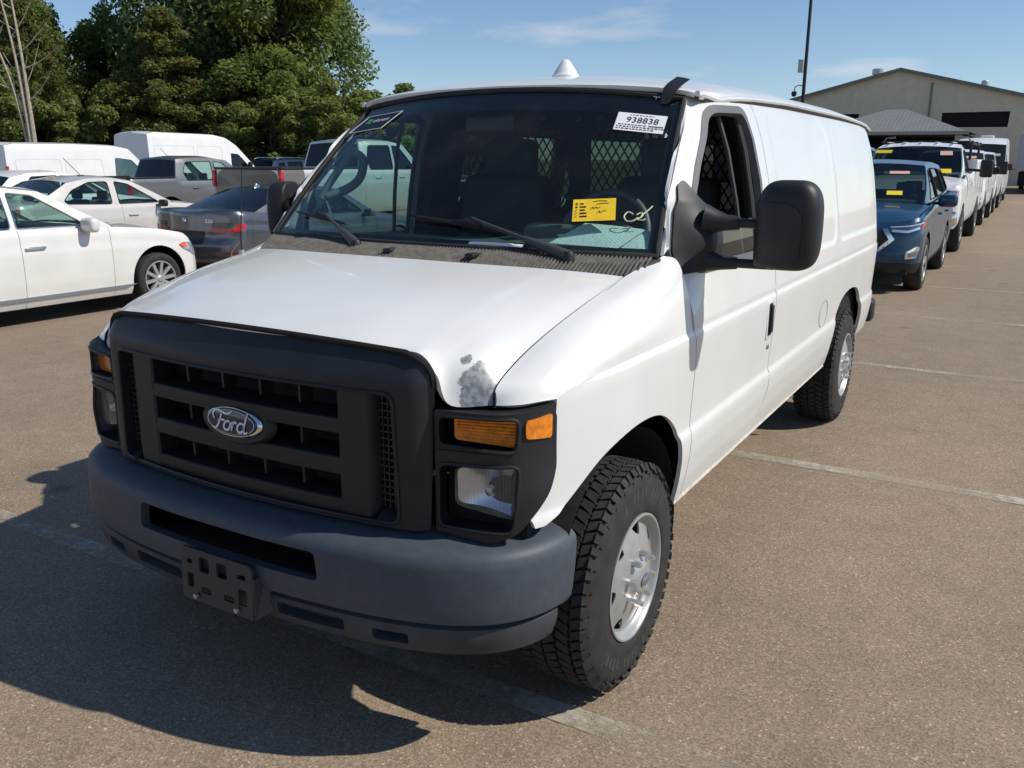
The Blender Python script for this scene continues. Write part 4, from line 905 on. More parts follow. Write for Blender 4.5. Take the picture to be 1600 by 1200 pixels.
mk('chalk_mark', T4(np.array(b.V)), b.F, CHALK, ws, False)
T5 = on_glass(.868, .985, 0, 0, 0, .004); b = MB(); b.tube([(-.012, .001, .0005), (.014, .0, .0005)], .002, 4); b.tube([(0, .012, .0005), (.001, -.013, .0005)], .002, 4); mk('chalk_cross', T5(np.array(b.V)), b.F, PAPER, ws, False)
def paper_mat():
    m = mat('lined form paper', (.74, .78, .76), .7); nt = m.node_tree; L = nt.links.new; N = nt.nodes.new; b_ = nt.nodes['Principled BSDF']; t = N('ShaderNodeTexCoord')
    w = N('ShaderNodeTexWave'); w.wave_type = 'BANDS'; w.bands_direction = 'DIAGONAL'; w.inputs['Scale'].default_value = 38; w.inputs['Distortion'].default_value = .4; L(t.outputs['Object'], w.inputs[0])
    n = N('ShaderNodeTexNoise'); n.inputs['Scale'].default_value = 160; L(t.outputs['Object'], n.inputs[0]); mu = N('ShaderNodeMath'); mu.operation = 'MULTIPLY'; L(w.outputs[1], mu.inputs[0]); L(n.outputs[0], mu.inputs[1])
    mr = N('ShaderNodeMapRange'); mr.inputs[1].default_value = .44; mr.inputs[2].default_value = .56; mr.inputs[3].default_value = 1; mr.inputs[4].default_value = .45; L(mu.outputs[0], mr.inputs[0])
    mx = N('ShaderNodeMix'); mx.data_type = 'RGBA'; mx.blend_type = 'MULTIPLY'; mx.inputs[0].default_value = 1; mx.inputs[6].default_value = (.74, .78, .76, 1); L(mr.outputs[0], mx.inputs[7]); L(mx.outputs[2], b_.inputs['Base Color']); return m
pm = paper_mat()
def paper(name, P4, m, lab):
    A, B_, C_, D = (np.array(p, float) for p in P4); V = []; n = 9
    for i in range(n):
        for j in range(n):
            u, v = i/(n-1), j/(n-1); p = (A*(1-u)+B_*u)*(1-v)+(D*(1-u)+C_*u)*v; V.append(p+np.array([0, -.006, .006])*math.sin(u*3.1)*math.sin(v*2.8))
    o = mk(name, V, grid_faces(n, n), m); return tag(o, lab, 'paper', 'papers on the van dashboard')
PAPERS = True

# ------------------------------------------------------------------ parked vehicles
def alloy_wheel(r, wd, rr, spokes, style='spoke', rimm=None, seg=40):
    w = empty('wheel'); h = wd/2; rimm = rimm or SILVER
    V, F = lathe([(rr-.01, -h*.8), (rr+.02, -h*.95), ((r+rr)/2, -h), (r-.025, -h*.93), (r-.006, -h*.75), (r, 0), (r-.006, h*.75), (r-.025, h*.93), ((r+rr)/2, h), (rr+.02, h*.97), (rr, h*.85)], seg); mk('tyre', V, F, TIRE, w, angle=70)
    V, F = lathe([(rr+.004, h*.88), (rr-.004, h*.93), (rr-.016, h*.86), (rr-.024, h*.55), (rr-.03, -h*.6), (0, -h*.55)], seg); mk('rim', V, F, mat('dark inner rim', (.10, .10, .10), .5, .4), w)
    V, F = lathe([(rr+.005, h*.86), (rr+.002, h*.95), (rr-.010, h*.95), (rr-.018, h*.80)], seg); mk('rim_lip', V, F, rimm, w)
    for k in range(spokes):
        a = 2*math.pi*k/spokes; c, s = math.cos(a), math.sin(a); vs = []
        w0, w1 = (.030, .040) if style == 'spoke' else (.055, .085)
        for r0, ww, x0, x1 in ((.03, w0, h*.45, h*.80), (rr-.006, w1*.85, h*.60, h*.90)):
            for q in (-ww/1.6, ww/1.6):
                for x in (x0, x1): vs.append((x, r0*c-q*s, r0*s+q*c))
        MB().hull8(vs).build('spoke', rimm, w, False)
    V, F = lathe([(0, h*.9), (.03, h*.9), (.036, h*.84), (.075, h*.76), (.085, h*.6)], 20); mk('hub_cap', V, F, rimm, w)
    return w
class Car:
    def __init__(s, name, label, cat, loc, rz, paintm, group='parked vehicles', sp=.06, **k):
        s.k = k; s.sp = sp; s.paint = paintm; s.root = empty(name, (loc[0], loc[1], gz(loc[0]) if len(loc) < 3 else loc[2]), rz); tag(s.root, label, cat, group)
        g = k.get; s.wb, s.hw = k['wb'], k['w']/2; s.yf, s.yr = -k['fo'], k['wb']+k['ro']; s.z0 = g('z0', .22)
        s.belt = interp(*zip(*k['belt']), g('bsm', .05)); cl, cw, clr, cwr = g('cl', .45), g('cw', .42), g('clr', .30), g('cwr', .32); bow = g('bow', .10); bowr = g('bowr', .05); n = g('n', 2.4)
        P = [(x, s.yf+bow*(x/(s.hw-cw))**2) for x in np.linspace(0, s.hw-cw, 8)]
        P += [(s.hw-cw+cw*math.sin(t)**(2/n), s.yf+bow+(cl-bow)*(1-math.cos(t)**(2/n))) for t in np.linspace(.06, math.pi/2, 16)]
        P += [(s.hw, y) for y in np.linspace(s.yf+cl, s.yr-clr, 40)[1:]]
        P += [(s.hw-cwr+cwr*math.cos(t)**(2/n), s.yr-clr+(clr-bowr)*math.sin(t)**(2/n)) for t in np.linspace(.06, math.pi/2, 14)]
        P += [(x, s.yr-bowr*(x/(s.hw-cwr))**2) for x in np.linspace(s.hw-cwr, 0, 8)[1:]]
        P = np.array(P); keep = np.r_[True, np.linalg.norm(np.diff(P, axis=0), axis=1) > 1e-5]; P = P[keep]
        s.P = P; s.S = np.r_[0, np.cumsum(np.linalg.norm(np.diff(P, axis=0), axis=1))]; s.L = float(s.S[-1])
        s.ds = interp(*zip(*g('ds', [(0, .07), (.1, .025), (.3, .004), (.55, 0), (.72, .004), (.78, .016), (.9, .02), (.97, .035), (1, .065)])), .02)
        s.df = interp(*zip(*g('df', [(0, .12), (.15, .03), (.3, 0), (.5, .0), (.75, .03), (.92, .09), (1, .16)])), .03)
        s.dr = interp(*zip(*g('dr', [(0, .12), (.15, .02), (.3, 0), (.5, .0), (.6, .04), (.9, .05), (.97, .07), (1, .11)])), .02)
        s.crown = g('crown', .05)
    def sy(s, y):                                  # arc position on the side at length y
        i = np.where((s.P[:, 1] >= y-1e-6) & (s.P[:, 0] > s.hw*.55))[0]
        m = (s.P[:, 0] > s.hw*.55); return float(np.interp(y, s.P[m, 1], s.S[m]))
    def pos(s, p, off=0):
        q = p[:, 0]; z = p[:, 1]; x, y = np.interp(q, s.S, s.P[:, 0]), np.interp(q, s.S, s.P[:, 1])
        dx, dy = np.interp(q+.02, s.S, s.P[:, 0])-np.interp(q-.02, s.S, s.P[:, 0]), np.interp(q+.02, s.S, s.P[:, 1])-np.interp(q-.02, s.S, s.P[:, 1]); l = np.maximum(np.hypot(dx, dy), 1e-9); nx, ny = dy/l, -dx/l
        f = (z-s.z0)/(s.belt(y)-s.z0); d = s.ds(f)*nx**2+np.where(ny < 0, s.df(f), s.dr(f))*ny**2-off
        return np.stack([np.maximum(x-nx*d, 0) if True else x, y-ny*d, z], 1)
    def bz(s, q): return float(s.belt(np.interp(q, s.S, s.P[:, 1])))
    def out(s, V): c = V-np.array([0, (s.yf+s.yr)/2, V[:, 2].mean()]); c[:, 2] *= 0; c[:, 1] *= .35; return c
    def skin(s, name, poly, m=None, off=0, depth=.012, parent=None, both=True, sp=None, holes=(), label=None):
        r = []
        for mir in ((False, True) if both else (False,)):
            V, F = panel('', poly, list(holes), sp or s.sp, lambda p: s.pos(p, off), None, None, s.out, depth, raw=True)
            if mir: V = V*np.array([-1, 1, 1]); F = [f[::-1] for f in F]
            r.append(mk(name, V, F, m or s.paint, parent or s.root, label=label))
        return r
    def strip(s, s0, s1, z0=None, bottom=None, gap=.003):
        qs = np.linspace(s0+gap, s1-gap, max(3, int((s1-s0)/.06))); z0 = z0 if z0 is not None else s.z0
        bot = bottom or [(q, z0) for q in qs]
        return bot+[(q, s.bz(q)) for q in qs[::-1]]
    def body(s):
        k = s.k; g = k.get; ra = g('ra', k['r']+.06); zt = g('az', k['r']); cuts = k['cuts']   # y of panel gaps: fender/door, door/door..., last/quarter
        ea = s.sy(-k['fo']*.62); eb = s.sy(s.wb+k['ro']*g('rsplit', .55))
        def arch(y0, lo):
            n = 18; A = []
            for i in range(n+1):
                a = math.pi*(1-i/n); y = y0+ra*math.cos(a); z = zt+ra*math.sin(a)*g('asq', 1.0); A.append((s.sy(y), max(z, lo)))
            return [(s.sy(y0-ra-.001), lo)]+A+[(s.sy(y0+ra+.001), lo)]
        # front fascia
        qs = np.linspace(-ea, ea, 40); fas = [(abs(q), 0) for q in qs]
        for nm, a, e, fn in (('front_bumper', 0, ea, None), ('rear_bumper', eb, s.L, None)):
            V, F = panel('', s.strip(a, e, gap=0), [], s.sp, s.pos, None, None, s.out, 0, raw=True); V2 = V*np.array([-1, 1, 1]); F2 = [f[::-1] for f in F]
            b = MB(); b.add(V, F); b.add(V2, F2); bm = bmesh.new(); me = bpy.data.meshes.new(nm); me.from_pydata([tuple(v) for v in b.V], [], b.F); bm.from_mesh(me); bmesh.ops.remove_doubles(bm, verts=bm.verts, dist=.004); bm.to_mesh(me); bm.free()
            me.polygons.foreach_set('use_smooth', [True]*len(me.polygons)); me.set_sharp_from_angle(angle=rad(45)); me.materials.append(s.paint); o = bpy.data.objects.new(nm, me); COL.objects.link(o); o.parent = s.root
            setattr(s, nm, o)
        ys = [(-k['fo']*.62)]+cuts
        s0 = [s.sy(y) for y in cuts]
        lo = s.z0
        A = arch(0, lo); s.skin('fender', [(ea+.003, lo)]+A+[(s0[0]-.003, lo)]+[(q, s.bz(q)) for q in np.linspace(s0[0]-.003, ea+.003, 30)])
        s.doors = []
        for a, c in zip(s0[:-1], s0[1:]):
            if c > s.sy(s.wb-ra):    # the rear door is notched by the arch
                n = [p for p in arch(s.wb, lo) if p[0] < c-.004]; poly = [(a+.003, lo)]+n+[(c-.003, max(n[-1][1], lo))]+[(q, s.bz(q)) for q in np.linspace(c-.003, a+.003, 20)]
            else: poly = s.strip(a, c)
            s.doors.append(s.skin('door' if k.get('kind') != 'van' or len(s.doors) == 0 else 'side_panel', poly))
        a = s0[-1]; n = [p for p in arch(s.wb, lo) if p[0] > a+.004]
        st = [(a+.003, n[0][1] if n[0][1] > lo+.02 else lo)]+([] if n[0][1] > lo+.02 else [])
        s.quarter = s.skin('quarter_panel', st+n+[(eb-.003, lo)]+[(q, s.bz(q)) for q in np.linspace(eb-.003, a+.003, 30)])
        MB().box((0, (s.yf+s.yr)/2, lo+.05), (s.k['w']-.3, s.yr-s.yf-.5, .14)).build('underbody', CHASSIS, s.root, False)
        for y in (0, s.wb):
            V = []; n = 16
            for sg in (1,):
                for i in range(n+1):
                    a = math.pi*i/n
                    for x in (-s.hw+.06, s.hw-.06): V.append((x, y+(ra+.02)*math.cos(a), zt+(ra+.02)*math.sin(a)))
            mk('wheel_well', V, grid_faces(n+1, 2), DARK, s.root, False)
        s.fill = None
    def edge(s, y):                                # x of belt edge
        p = s.pos(np.array([[s.sy(y), float(s.belt(y))]])); return float(p[0, 0]), float(p[0, 1])
    def lid(s, name, ya, yb, front=True, m=None, nose=None):
        """hood or deck between the belt edges; ya at the car's end, yb at the glass"""
        rows = []; N = 24; n = 16
        for c in np.linspace(-1, 1, N+1):
            row = []
            # end curve: point of the plan at fraction c
            if front: end = s.pos(np.array([[abs(c)*s.sy(ya+.30), 0.]])*np.array([1, 0])+np.array([[0, 1]])*s.bz(abs(c)*s.sy(ya+.30)))[0]
            else: q = s.L-abs(c)*(s.L-s.sy(ya-.22)); end = s.pos(np.array([[q, s.bz(q)]]))[0]
            for t in np.linspace(0, 1, n):
                y = end[1]+(yb-end[1])*t; xe = s.edge(y)[0] if (y > s.yf+.30 and y < s.yr-.22) else None
                x = abs(end[0]) if xe is None else None
                xm = s.edge(ya+.30 if front else ya-.22)[0]
                yc = ya+.30 if front else ya-.22; cl_ = (lambda q: max(q, yc)) if front else (lambda q: min(q, yc)); rc = abs(end[0])/s.edge(cl_(end[1]))[0]
                xx = s.edge(cl_(y))[0]*(rc*(1-t)+abs(c)*t)
                z = float(s.belt(y))+(end[2]-float(s.belt(end[1])))*(1-t)**3+s.crown*(1-abs(c)**2.5)*sstep(0, .35, t)-.001
                row.append((math.copysign(xx, c), y, z))
            rows.append(row)
        V, F = rim(np.array(rows).reshape(-1, 3), grid_faces(N+1, n), .0, (0, 0, 1)); return mk(name, V, F, m or s.paint, s.root)
    def green(s, base, rl, tumble=.20, windows=(), glassm=None, bulge=(.16, .08), rearglass=True, backm=None, roofm=None, ins=.03, crown=.045, rbulge=(.06, .04), wsm=None):
        """base=(y windshield base, y back base); rl=roofline [(y,z)...]"""
        y0, y1 = base; s.rl = rl; ry, rz = zip(*rl); zr = interp(ry, rz, .03); b0, b1 = float(s.belt(y0)), float(s.belt(y1)); zmax = max(rz)
        def gx(p):
            y, z = p[:, 0], p[:, 1]; b = s.belt(y); xe = np.interp(y, [s.yf+.5, s.yr-.5], [1, 1])*(s.hw-s.ds(1.0)-ins); f = np.clip((z-b)/(zmax-b), 0, 1.2)
            endt = .05*np.maximum(0, (y0+.7-y)/.7)**2+.05*np.maximum(0, (y-(y1-.6))/.6)**2
            return np.stack([xe-tumble*f**1.15-endt-.035*np.maximum(0, (f-.86)/.14)**2, y, z], 1)
        s.gx = gx; tops = [(y, float(zr(y))) for y in np.linspace(ry[0], ry[-1], 16)]
        outl = [(y, float(s.belt(y))-.005) for y in np.linspace(y0, y1, 20)]+tops[::-1]
        wp = [roundpoly(w[0], w[1] if len(w) > 1 else .05) for w in windows]
        for mir in (False, True):
            c = panel('cabin_side', outl, wp, s.sp, gx, s.paint, s.root, OX, .02, mir)
            for w, pw in zip(windows, wp):
                panel('side_window', pw, [], .12, lambda p: gx(p)-np.array([.010, 0, 0]), w[2] if len(w) > 2 else (glassm or CLEAR), c, OX, 0, mir)
                tb = MB(); q = resample(pw, .06); G = gx(q)+np.array([.002, 0, 0]); G = G*np.array([-1 if mir else 1, 1, 1]); tb.tube(list(G)+[G[0]], .008, 5, False); tb.build('window_trim', w[3] if len(w) > 3 else BLACK, c)
        def span(name, ea, eb, bl0, bl1, sign, m, n=10, off=0, c0=-1, c1=1, t0=0, t1=1, parent=None, label=None, depth=0):
            ea, eb = np.array(ea), np.array(eb); rows = []
            for t in np.linspace(t0, t1, n):
                e = gx((ea*(1-t)+eb*t)[None])[0]; bl = bl0*(1-t)+bl1*t; row = []
                for c in np.linspace(c0, c1, 15): row.append((e[0]*c, e[1]+sign*(bl*(1-abs(c)**2.2)+off), e[2]+crown*t*(1-c*c)*.9+off*.6))
                rows.append(row)
            V, F = rim(np.array(rows).reshape(-1, 3), grid_faces(n, 15), depth, (0, sign, .5)); return mk(name, V, F, m, parent or s.root, label=label)
        s.span = span; s.wsA, s.wsB = (y0, b0), tops[0]; s.bkA, s.bkB = (y1, b1), tops[-1]
        s.wsb = bulge; s.ws = span('windshield', s.wsA, s.wsB, bulge[0], bulge[1], -1, wsm or CLEAR)
        for sg in (-1, 1): pass
        s.rb = rbulge
        if backm: s.back = span('rear_panel', s.bkA, s.bkB, rbulge[0], rbulge[1], 1, backm)
        if rearglass: s.rg = span('rear_window', s.bkA, s.bkB, rbulge[0], rbulge[1], 1, rearglass if not isinstance(rearglass, bool) else (glassm or CLEAR))
        rows = []
        for y in np.linspace(ry[0], ry[-1], 20):
            e = gx(np.array([[y, float(zr(y))]]))[0]; tt = (y-ry[0])/(ry[-1]-ry[0]); row = []
            for c in np.linspace(-1, 1, 17):
                yy = y-bulge[1]*(1-abs(c)**2.2)*max(0, 1-tt*4)+rbulge[1]*(1-abs(c)**2.2)*max(0, 1-(1-tt)*4)*(1 if (rearglass or backm) else 0)
                row.append((e[0]*c, yy, e[2]+crown*(1-c*c)*.9+.003))
            rows.append(row)
        V, F = rim(np.array(rows).reshape(-1, 3), grid_faces(20, 17), .0, (0, 0, 1)); s.roof = mk('roof', V, F, roofm or s.paint, s.root)
        # pillars hidden behind glass edges, cabin contents
        b = MB(); bb = float(s.belt((y0+y1)/2)); b.box((0, (y0+y1)/2+.15, bb-.45), (s.k['w']-.4, y1-y0-.3, .06)); b.build('cabin_floor', CABIN, s.root, False)
        rbox('dashboard', (0, y0+.42, bb-.09), (s.k['w']-.42, .42, .16), .05, CABIN, s.root)
    def seats(s, ys, zb, m=None):
        for y in ys:
            for x in (-.38, .38):
                t = rbox('seat', (x, y, zb+.12), (.48, .16, .62), .05, m or CABIN, s.root, R=rotx(rad(-14))); rbox('headrest', (x, y+.09, zb+.52), (.26, .09, .17), .035, m or CABIN, t)
    def wheels(s, proto, x=None):
        k = s.k; x = x or s.hw-.115
        for i, (y, sg) in enumerate(((0, 1), (s.wb, 1), (0, -1), (s.wb, -1))):
            o = proto if not proto.get('used') else copy_tree(proto)
            proto['used'] = 1; o['used'] = 1
            o.parent = s.root; o.location = (sg*x, y, k['r']); o.rotation_euler = (rad(17*i+9), 0, 0 if sg > 0 else math.pi)
    def mirror(s, y, z, d=(.20, .10, .13), m=None, out=.16):
        for sg in (-1, 1):
            p = s.edge(y)[0]; o = rbox('side_mirror', (sg*(p+out), y, z), d, min(d)*.38, m or s.paint, s.root); MB().tube([(sg*(p-.03), y-.02, z-.04), (sg*(p+out*.7), y, z-.03)], .022, 6).build('mirror_stalk', BLACK, o)
    def handles(s, ys, z, m=None, ln=.20):
        for y in ys:
            for sg in (-1, 1):
                p = s.pos(np.array([[s.sy(y), z]]))[0]; rbox('door_handle', (sg*(p[0]+.018), y, z), (.028, ln, .032), .011, m or s.paint, s.root)
    def plate(s, name, c, d, m, R=None, bev=.01, parent=None, label=None):
        o = rbox(name, c, d, bev, m, parent or s.root, R=R)
        if label: o['label'] = label
        return o
    def sticker(s, c, t, w, h, m, name='windshield_tag'):
        """tag on the windshield at cross fraction c (right positive) and height t"""
        e = np.array(s.wsA)*(1-t)+np.array(s.wsB)*t; g = s.gx(e[None])[0]; bl = s.wsb[0]*(1-t)+s.wsb[1]*t; o = np.array([g[0]*c, g[1]-bl*(1-abs(c)**2.2)-.012, g[2]+.03*t*(1-c*c)+.008])
        sl = np.array([s.wsB[0]-s.wsA[0], s.wsB[1]-s.wsA[1]]); T = frame(o, (1, .25*c, 0), (0, sl[0], sl[1])); V = np.array([(-w/2, -h/2, 0), (w/2, -h/2, 0), (w/2, h/2, 0), (-w/2, h/2, 0)]); return mk(name, T(V), [(0, 1, 2, 3)], m, s.ws, False)

PEARL = paint('pearl white paint', (.70, .685, .65), .25, 0, .8); CHAMP = paint('champagne white paint', (.60, .565, .53), .28, .1, .8); GREY = paint('dark grey metallic', (.135, .142, .16), .32, .68, .8)
CGREY = paint('satin steel metallic', (.20, .205, .21), .32, .45, .8); BRONZE = paint('bronze grey metallic', (.12, .105, .09), .4, .2, .5); FWHITE = paint('fleet white paint', (.74, .74, .73), .35, 0, .5); SILVERP = paint('silver white paint', (.66, .645, .615), .42, .72, .4)
BLUE = paint('pacific blue metallic', (.006, .046, .10), .28, .1, .55); NAVY = paint('navy paint', (.018, .026, .065), .3, .2, .8); ROYAL = paint('royal blue paint', (.01, .05, .28), .3, .1, .7)
RED = mat('tail lamp red', (.52, .012, .02), .12, 0, .6, var=(30, .2)); DRED = mat('dark red lens', (.16, .004, .008), .15, 0, .6); CLAMP = mat('clear lamp', (.55, .57, .6), .08, .6, .8); WLENS = mat('white lamp chrome', (.85, .87, .9), .12, .7, .6)
ORANGE = mat('orange reflector', (.8, .10, .03), .2, 0, .5); PCHROME = mat('satin chrome', (.62, .66, .7), .2, 1); PINK = mat('pink lot label', (.72, .42, .34), .6); TAGY = mat('yellow lot tag', (.85, .66, .03), .6); LBLUE = mat('sky tinted chrome strip', (.42, .5, .58), .25, .8)
SEATT = mat('tan grey seat', (.10, .10, .095), .8)
PI = math.pi
# ---- pearl white sedan, front right side towards us
c = Car('parked_sedan', 'pearl white luxury sedan in the left foreground with chrome side strip and ten-spoke wheels', 'sedan', (-8.62, 5.05), PI, PEARL, sp=.035, wb=2.97, fo=.93, ro=1.13, w=1.875, r=.338, z0=.20, cl=.62, cw=.55, bow=.12, ra=.40, az=.37,
        belt=[(-.93, .70), (-.75, .80), (-.45, .90), (0, .985), (.6, 1.04), (1.5, 1.06), (2.6, 1.095), (3.3, 1.14), (3.9, 1.11), (4.1, 1.05)], cuts=[.66, 1.78, 2.92])
c.body(); c.lid('hood', c.yf, .55); c.lid('trunk_lid', c.yr, 3.42, False)
wA = [(.90, 1.08), (1.46, 1.435), (1.74, 1.468), (1.755, 1.085)]; wB = [(1.82, 1.085), (1.81, 1.47), (2.35, 1.475), (2.72, 1.36), (2.98, 1.14), (2.96, 1.11)]
c.green((.52, 3.45), [(1.36, 1.475), (1.75, 1.525), (2.3, 1.53), (2.85, 1.45)], .19, [(wA, .03, CLEAR, CHROME), (wB, .04, CLEAR, CHROME)], crown=.04)
c.seats((1.75, 2.75), .62, SEATT)
st_ = MB(); st_.tube([(.38+.17*math.cos(t), 1.12-.06*math.sin(t), .98+.16*math.sin(t)) for t in np.linspace(0, 2*PI, 24)], .016, 6, False); st_.build('steering_wheel', SEATT, c.root)
c.wheels(alloy_wheel(.338, .235, .232, 10)); c.mirror(.96, 1.085, (.24, .13, .17), out=.12); c.handles((1.62, 2.70), .865, CHROME, .24)
c.skin('side_strip', [(c.sy(.35), .325)]+[(c.sy(y), .285) for y in np.linspace(.5, 3.0, 10)]+[(c.sy(y), .325) for y in np.linspace(3.0, .5, 10)], LBLUE, .012, .01)
a0, a1 = c.sy(-.60), c.sy(-.36)
c.skin('headlight', roundpoly([(a0-.34, .60), (a0, .60), (a1+.0, .715), (a1-.03, .785), (a0-.06, .755), (a0-.36, .68)], .03), CLAMP, .010, .012, sp=.03)
c.skin('side_reflector', roundpoly([(a1-.09, .715), (a1-.02, .715), (a1+.03, .765), (a1-.06, .788)], .012), ORANGE, .018, .01, sp=.03)
c.skin('grille', roundpoly([(.0, .40), (.34, .40), (.42, .62), (.0, .63)], [.001, .04, .04, .001]), BLACK, .012, .01, sp=.04)
for sg in (-1, 1): MB().tube([(sg*(c.edge(-.5)[0]-.03), -.42, .63), (sg*(c.edge(-.5)[0]+.0), -.62, .50)], .004, 4).build('bumper_seam', SEAM, c.root)
# ---- grey sedan seen from behind
c = Car('parked_sedan', 'dark grey metallic sedan seen from behind with L-shaped red tail lights', 'sedan', (-8.78, 10.30), PI, GREY, sp=.035, wb=2.85, fo=.79, ro=1.10, w=1.83, r=.335, z0=.22, clr=.42, cwr=.52, bowr=.07, ra=.38, az=.33,
        belt=[(-.79, .66), (-.4, .83), (.5, .95), (1.5, .965), (2.5, 1.0), (3.1, 1.06), (3.6, 1.105), (3.86, 1.115), (3.95, 1.09)], cuts=[.62, 1.68, 2.72], dr=[(0, .16), (.12, .06), (.25, .02), (.45, 0), (.55, .05), (.62, .06), (.66, .045), (.85, .045), (.97, .03), (1, .05)], crown=.035)
c.body(); c.lid('hood', c.yf, .5); c.lid('trunk_lid', c.yr, 3.22, False)
c.green((.5, 3.30), [(1.25, 1.35), (1.6, 1.405), (2.1, 1.41), (2.52, 1.36)], .20, [([(.86, .985), (1.38, 1.325), (1.62, 1.355), (1.64, .99)], .03, SMOKE), ([(1.70, .99), (1.68, 1.355), (2.2, 1.355), (2.6, 1.24), (2.86, 1.07), (2.80, 1.03)], .04, SMOKE)], rearglass=SMOKE, crown=.04, rbulge=(.12, .06))
c.seats((1.6, 2.55), .60); c.wheels(alloy_wheel(.335, .24, .232, 10)); c.mirror(.9, .97, out=.13); c.handles((1.45, 2.5), .80)
L = c.L
def rp(e, z, off=0): p = c.pos(np.array([[L-e, z]]), off)[0]; return p
tl = roundpoly([(L-.47, .822), (L-.80, .806), (L-1.0, .838), (L-1.075, .90), (L-1.045, .94), (L-.96, .938), (L-.895, .882), (L-.81, .858), (L-.47, .856)], .02)
lamp = c.skin('tail_light', tl, RED, .014, .012, sp=.03)
c.skin('lamp_upper', roundpoly([(L-.50, .868), (L-.79, .868), (L-.86, .895), (L-.91, .955), (L-.50, .945)], .015), mat('smoked lamp', (.03, .03, .035), .1, 0, .8), .009, .012, sp=.03)
c.skin('rear_plate_recess', roundpoly([(L, .62), (L-.33, .64), (L-.37, .82), (L, .82)], [.001, .03, .03, .001]), mat('dark recess', (.02, .021, .024), .4), .006, .01, sp=.04)
c.skin('bumper_reflector', roundpoly([(L-.62, .505), (L-.92, .515), (L-.92, .535), (L-.62, .527)], .006), DRED, .010, .01, sp=.03)
c.skin('diffuser', roundpoly([(L, .225), (L-.86, .225), (L-.95, .31), (L-.80, .40), (L-.4, .36), (L, .36)], [.001, .03, .04, .04, .04, .001]), BLACK, .008, .01, sp=.04)
V, F = lathe([(0, .012), (.030, .011), (.037, .006), (.041, 0)], 24, 'y'); p = rp(0, .975); bd = mk('badge', np.array(V)*np.array([1, 1, 1])+np.array([0, p[1]+.004, .975]), F, CHROME, c.root, label='round silver and blue badge')
for k in range(4):
    V = [(0, p[1]+.0175, .975)]+[(.026*math.cos(a), p[1]+.0165, .975+.026*math.sin(a)) for a in np.linspace(k*PI/2, (k+1)*PI/2, 6)]; mk('badge_quarter', V, [tuple(range(7))], mat('badge blue', (.02, .15, .5), .3) if k % 2 else PAPER, bd, False)
p = rp(.46, .965); p[0] = -p[0]
text('model_lettering', '330i', .075, frame(p+np.array([0, .022, 0]), (-1, -.12, 0), (0, 0, 1)), PCHROME, c.root, shear=.15, xs=1.2)
V, F = lathe([(.05, 0), (.03, .03), (.008, .05), (0, .05)], 10, 'z'); mk('shark_fin', np.array(V)*np.array([.35, 1.4, 1])+np.array([0, 2.45, 1.41]), F, CHROME, c.root)
# ---- champagne sedan behind
c = Car('parked_sedan', 'champagne white sedan in the second row with a whip antenna on its roof', 'sedan', (-13.3, 9.75), PI, CHAMP, sp=.05, wb=2.78, fo=.95, ro=1.08, w=1.82, r=.33, z0=.22, ra=.38, az=.33,
        belt=[(-.95, .66), (-.6, .82), (0, .93), (.6, .98), (1.5, .985), (2.5, 1.0), (3.2, 1.06), (3.86, 1.02)], cuts=[.66, 1.72, 2.72])
c.body(); c.lid('hood', c.yf, .55); c.lid('trunk_lid', c.yr, 3.25, False)
c.green((.5, 3.28), [(1.32, 1.385), (1.75, 1.455), (2.2, 1.45), (2.62, 1.38)], .20, [([(.86, 1.0), (1.42, 1.34), (1.68, 1.39), (1.72, 1.0)], .03, CLEAR), ([(1.86, 1.0), (1.82, 1.39), (2.2, 1.385), (2.58, 1.25), (2.78, 1.08), (2.72, 1.03)], .06, CLEAR)])
c.seats((1.65, 2.6), .62, SEATT); c.wheels(alloy_wheel(.33, .22, .22, 5, 'wide')); c.mirror(.92, .985, (.2, .1, .13), BLACK); c.handles((1.5, 2.5), .80)
b = MB(); b.tube([(-.25, 2.05, 1.50), (-.25, 2.35, 1.80)], .006, 5); b.build('antenna', BLACK, c.root); rbox('antenna_base', (-.25, 2.05, 1.495), (.05, .12, .02), .008, BLACK, c.root)
c.skin('tail_light', roundpoly([(c.L-.5, .82), (c.L-1.0, .82), (c.L-.98, .98), (c.L-.5, .95)], .02), RED, .008, .01, sp=.05)
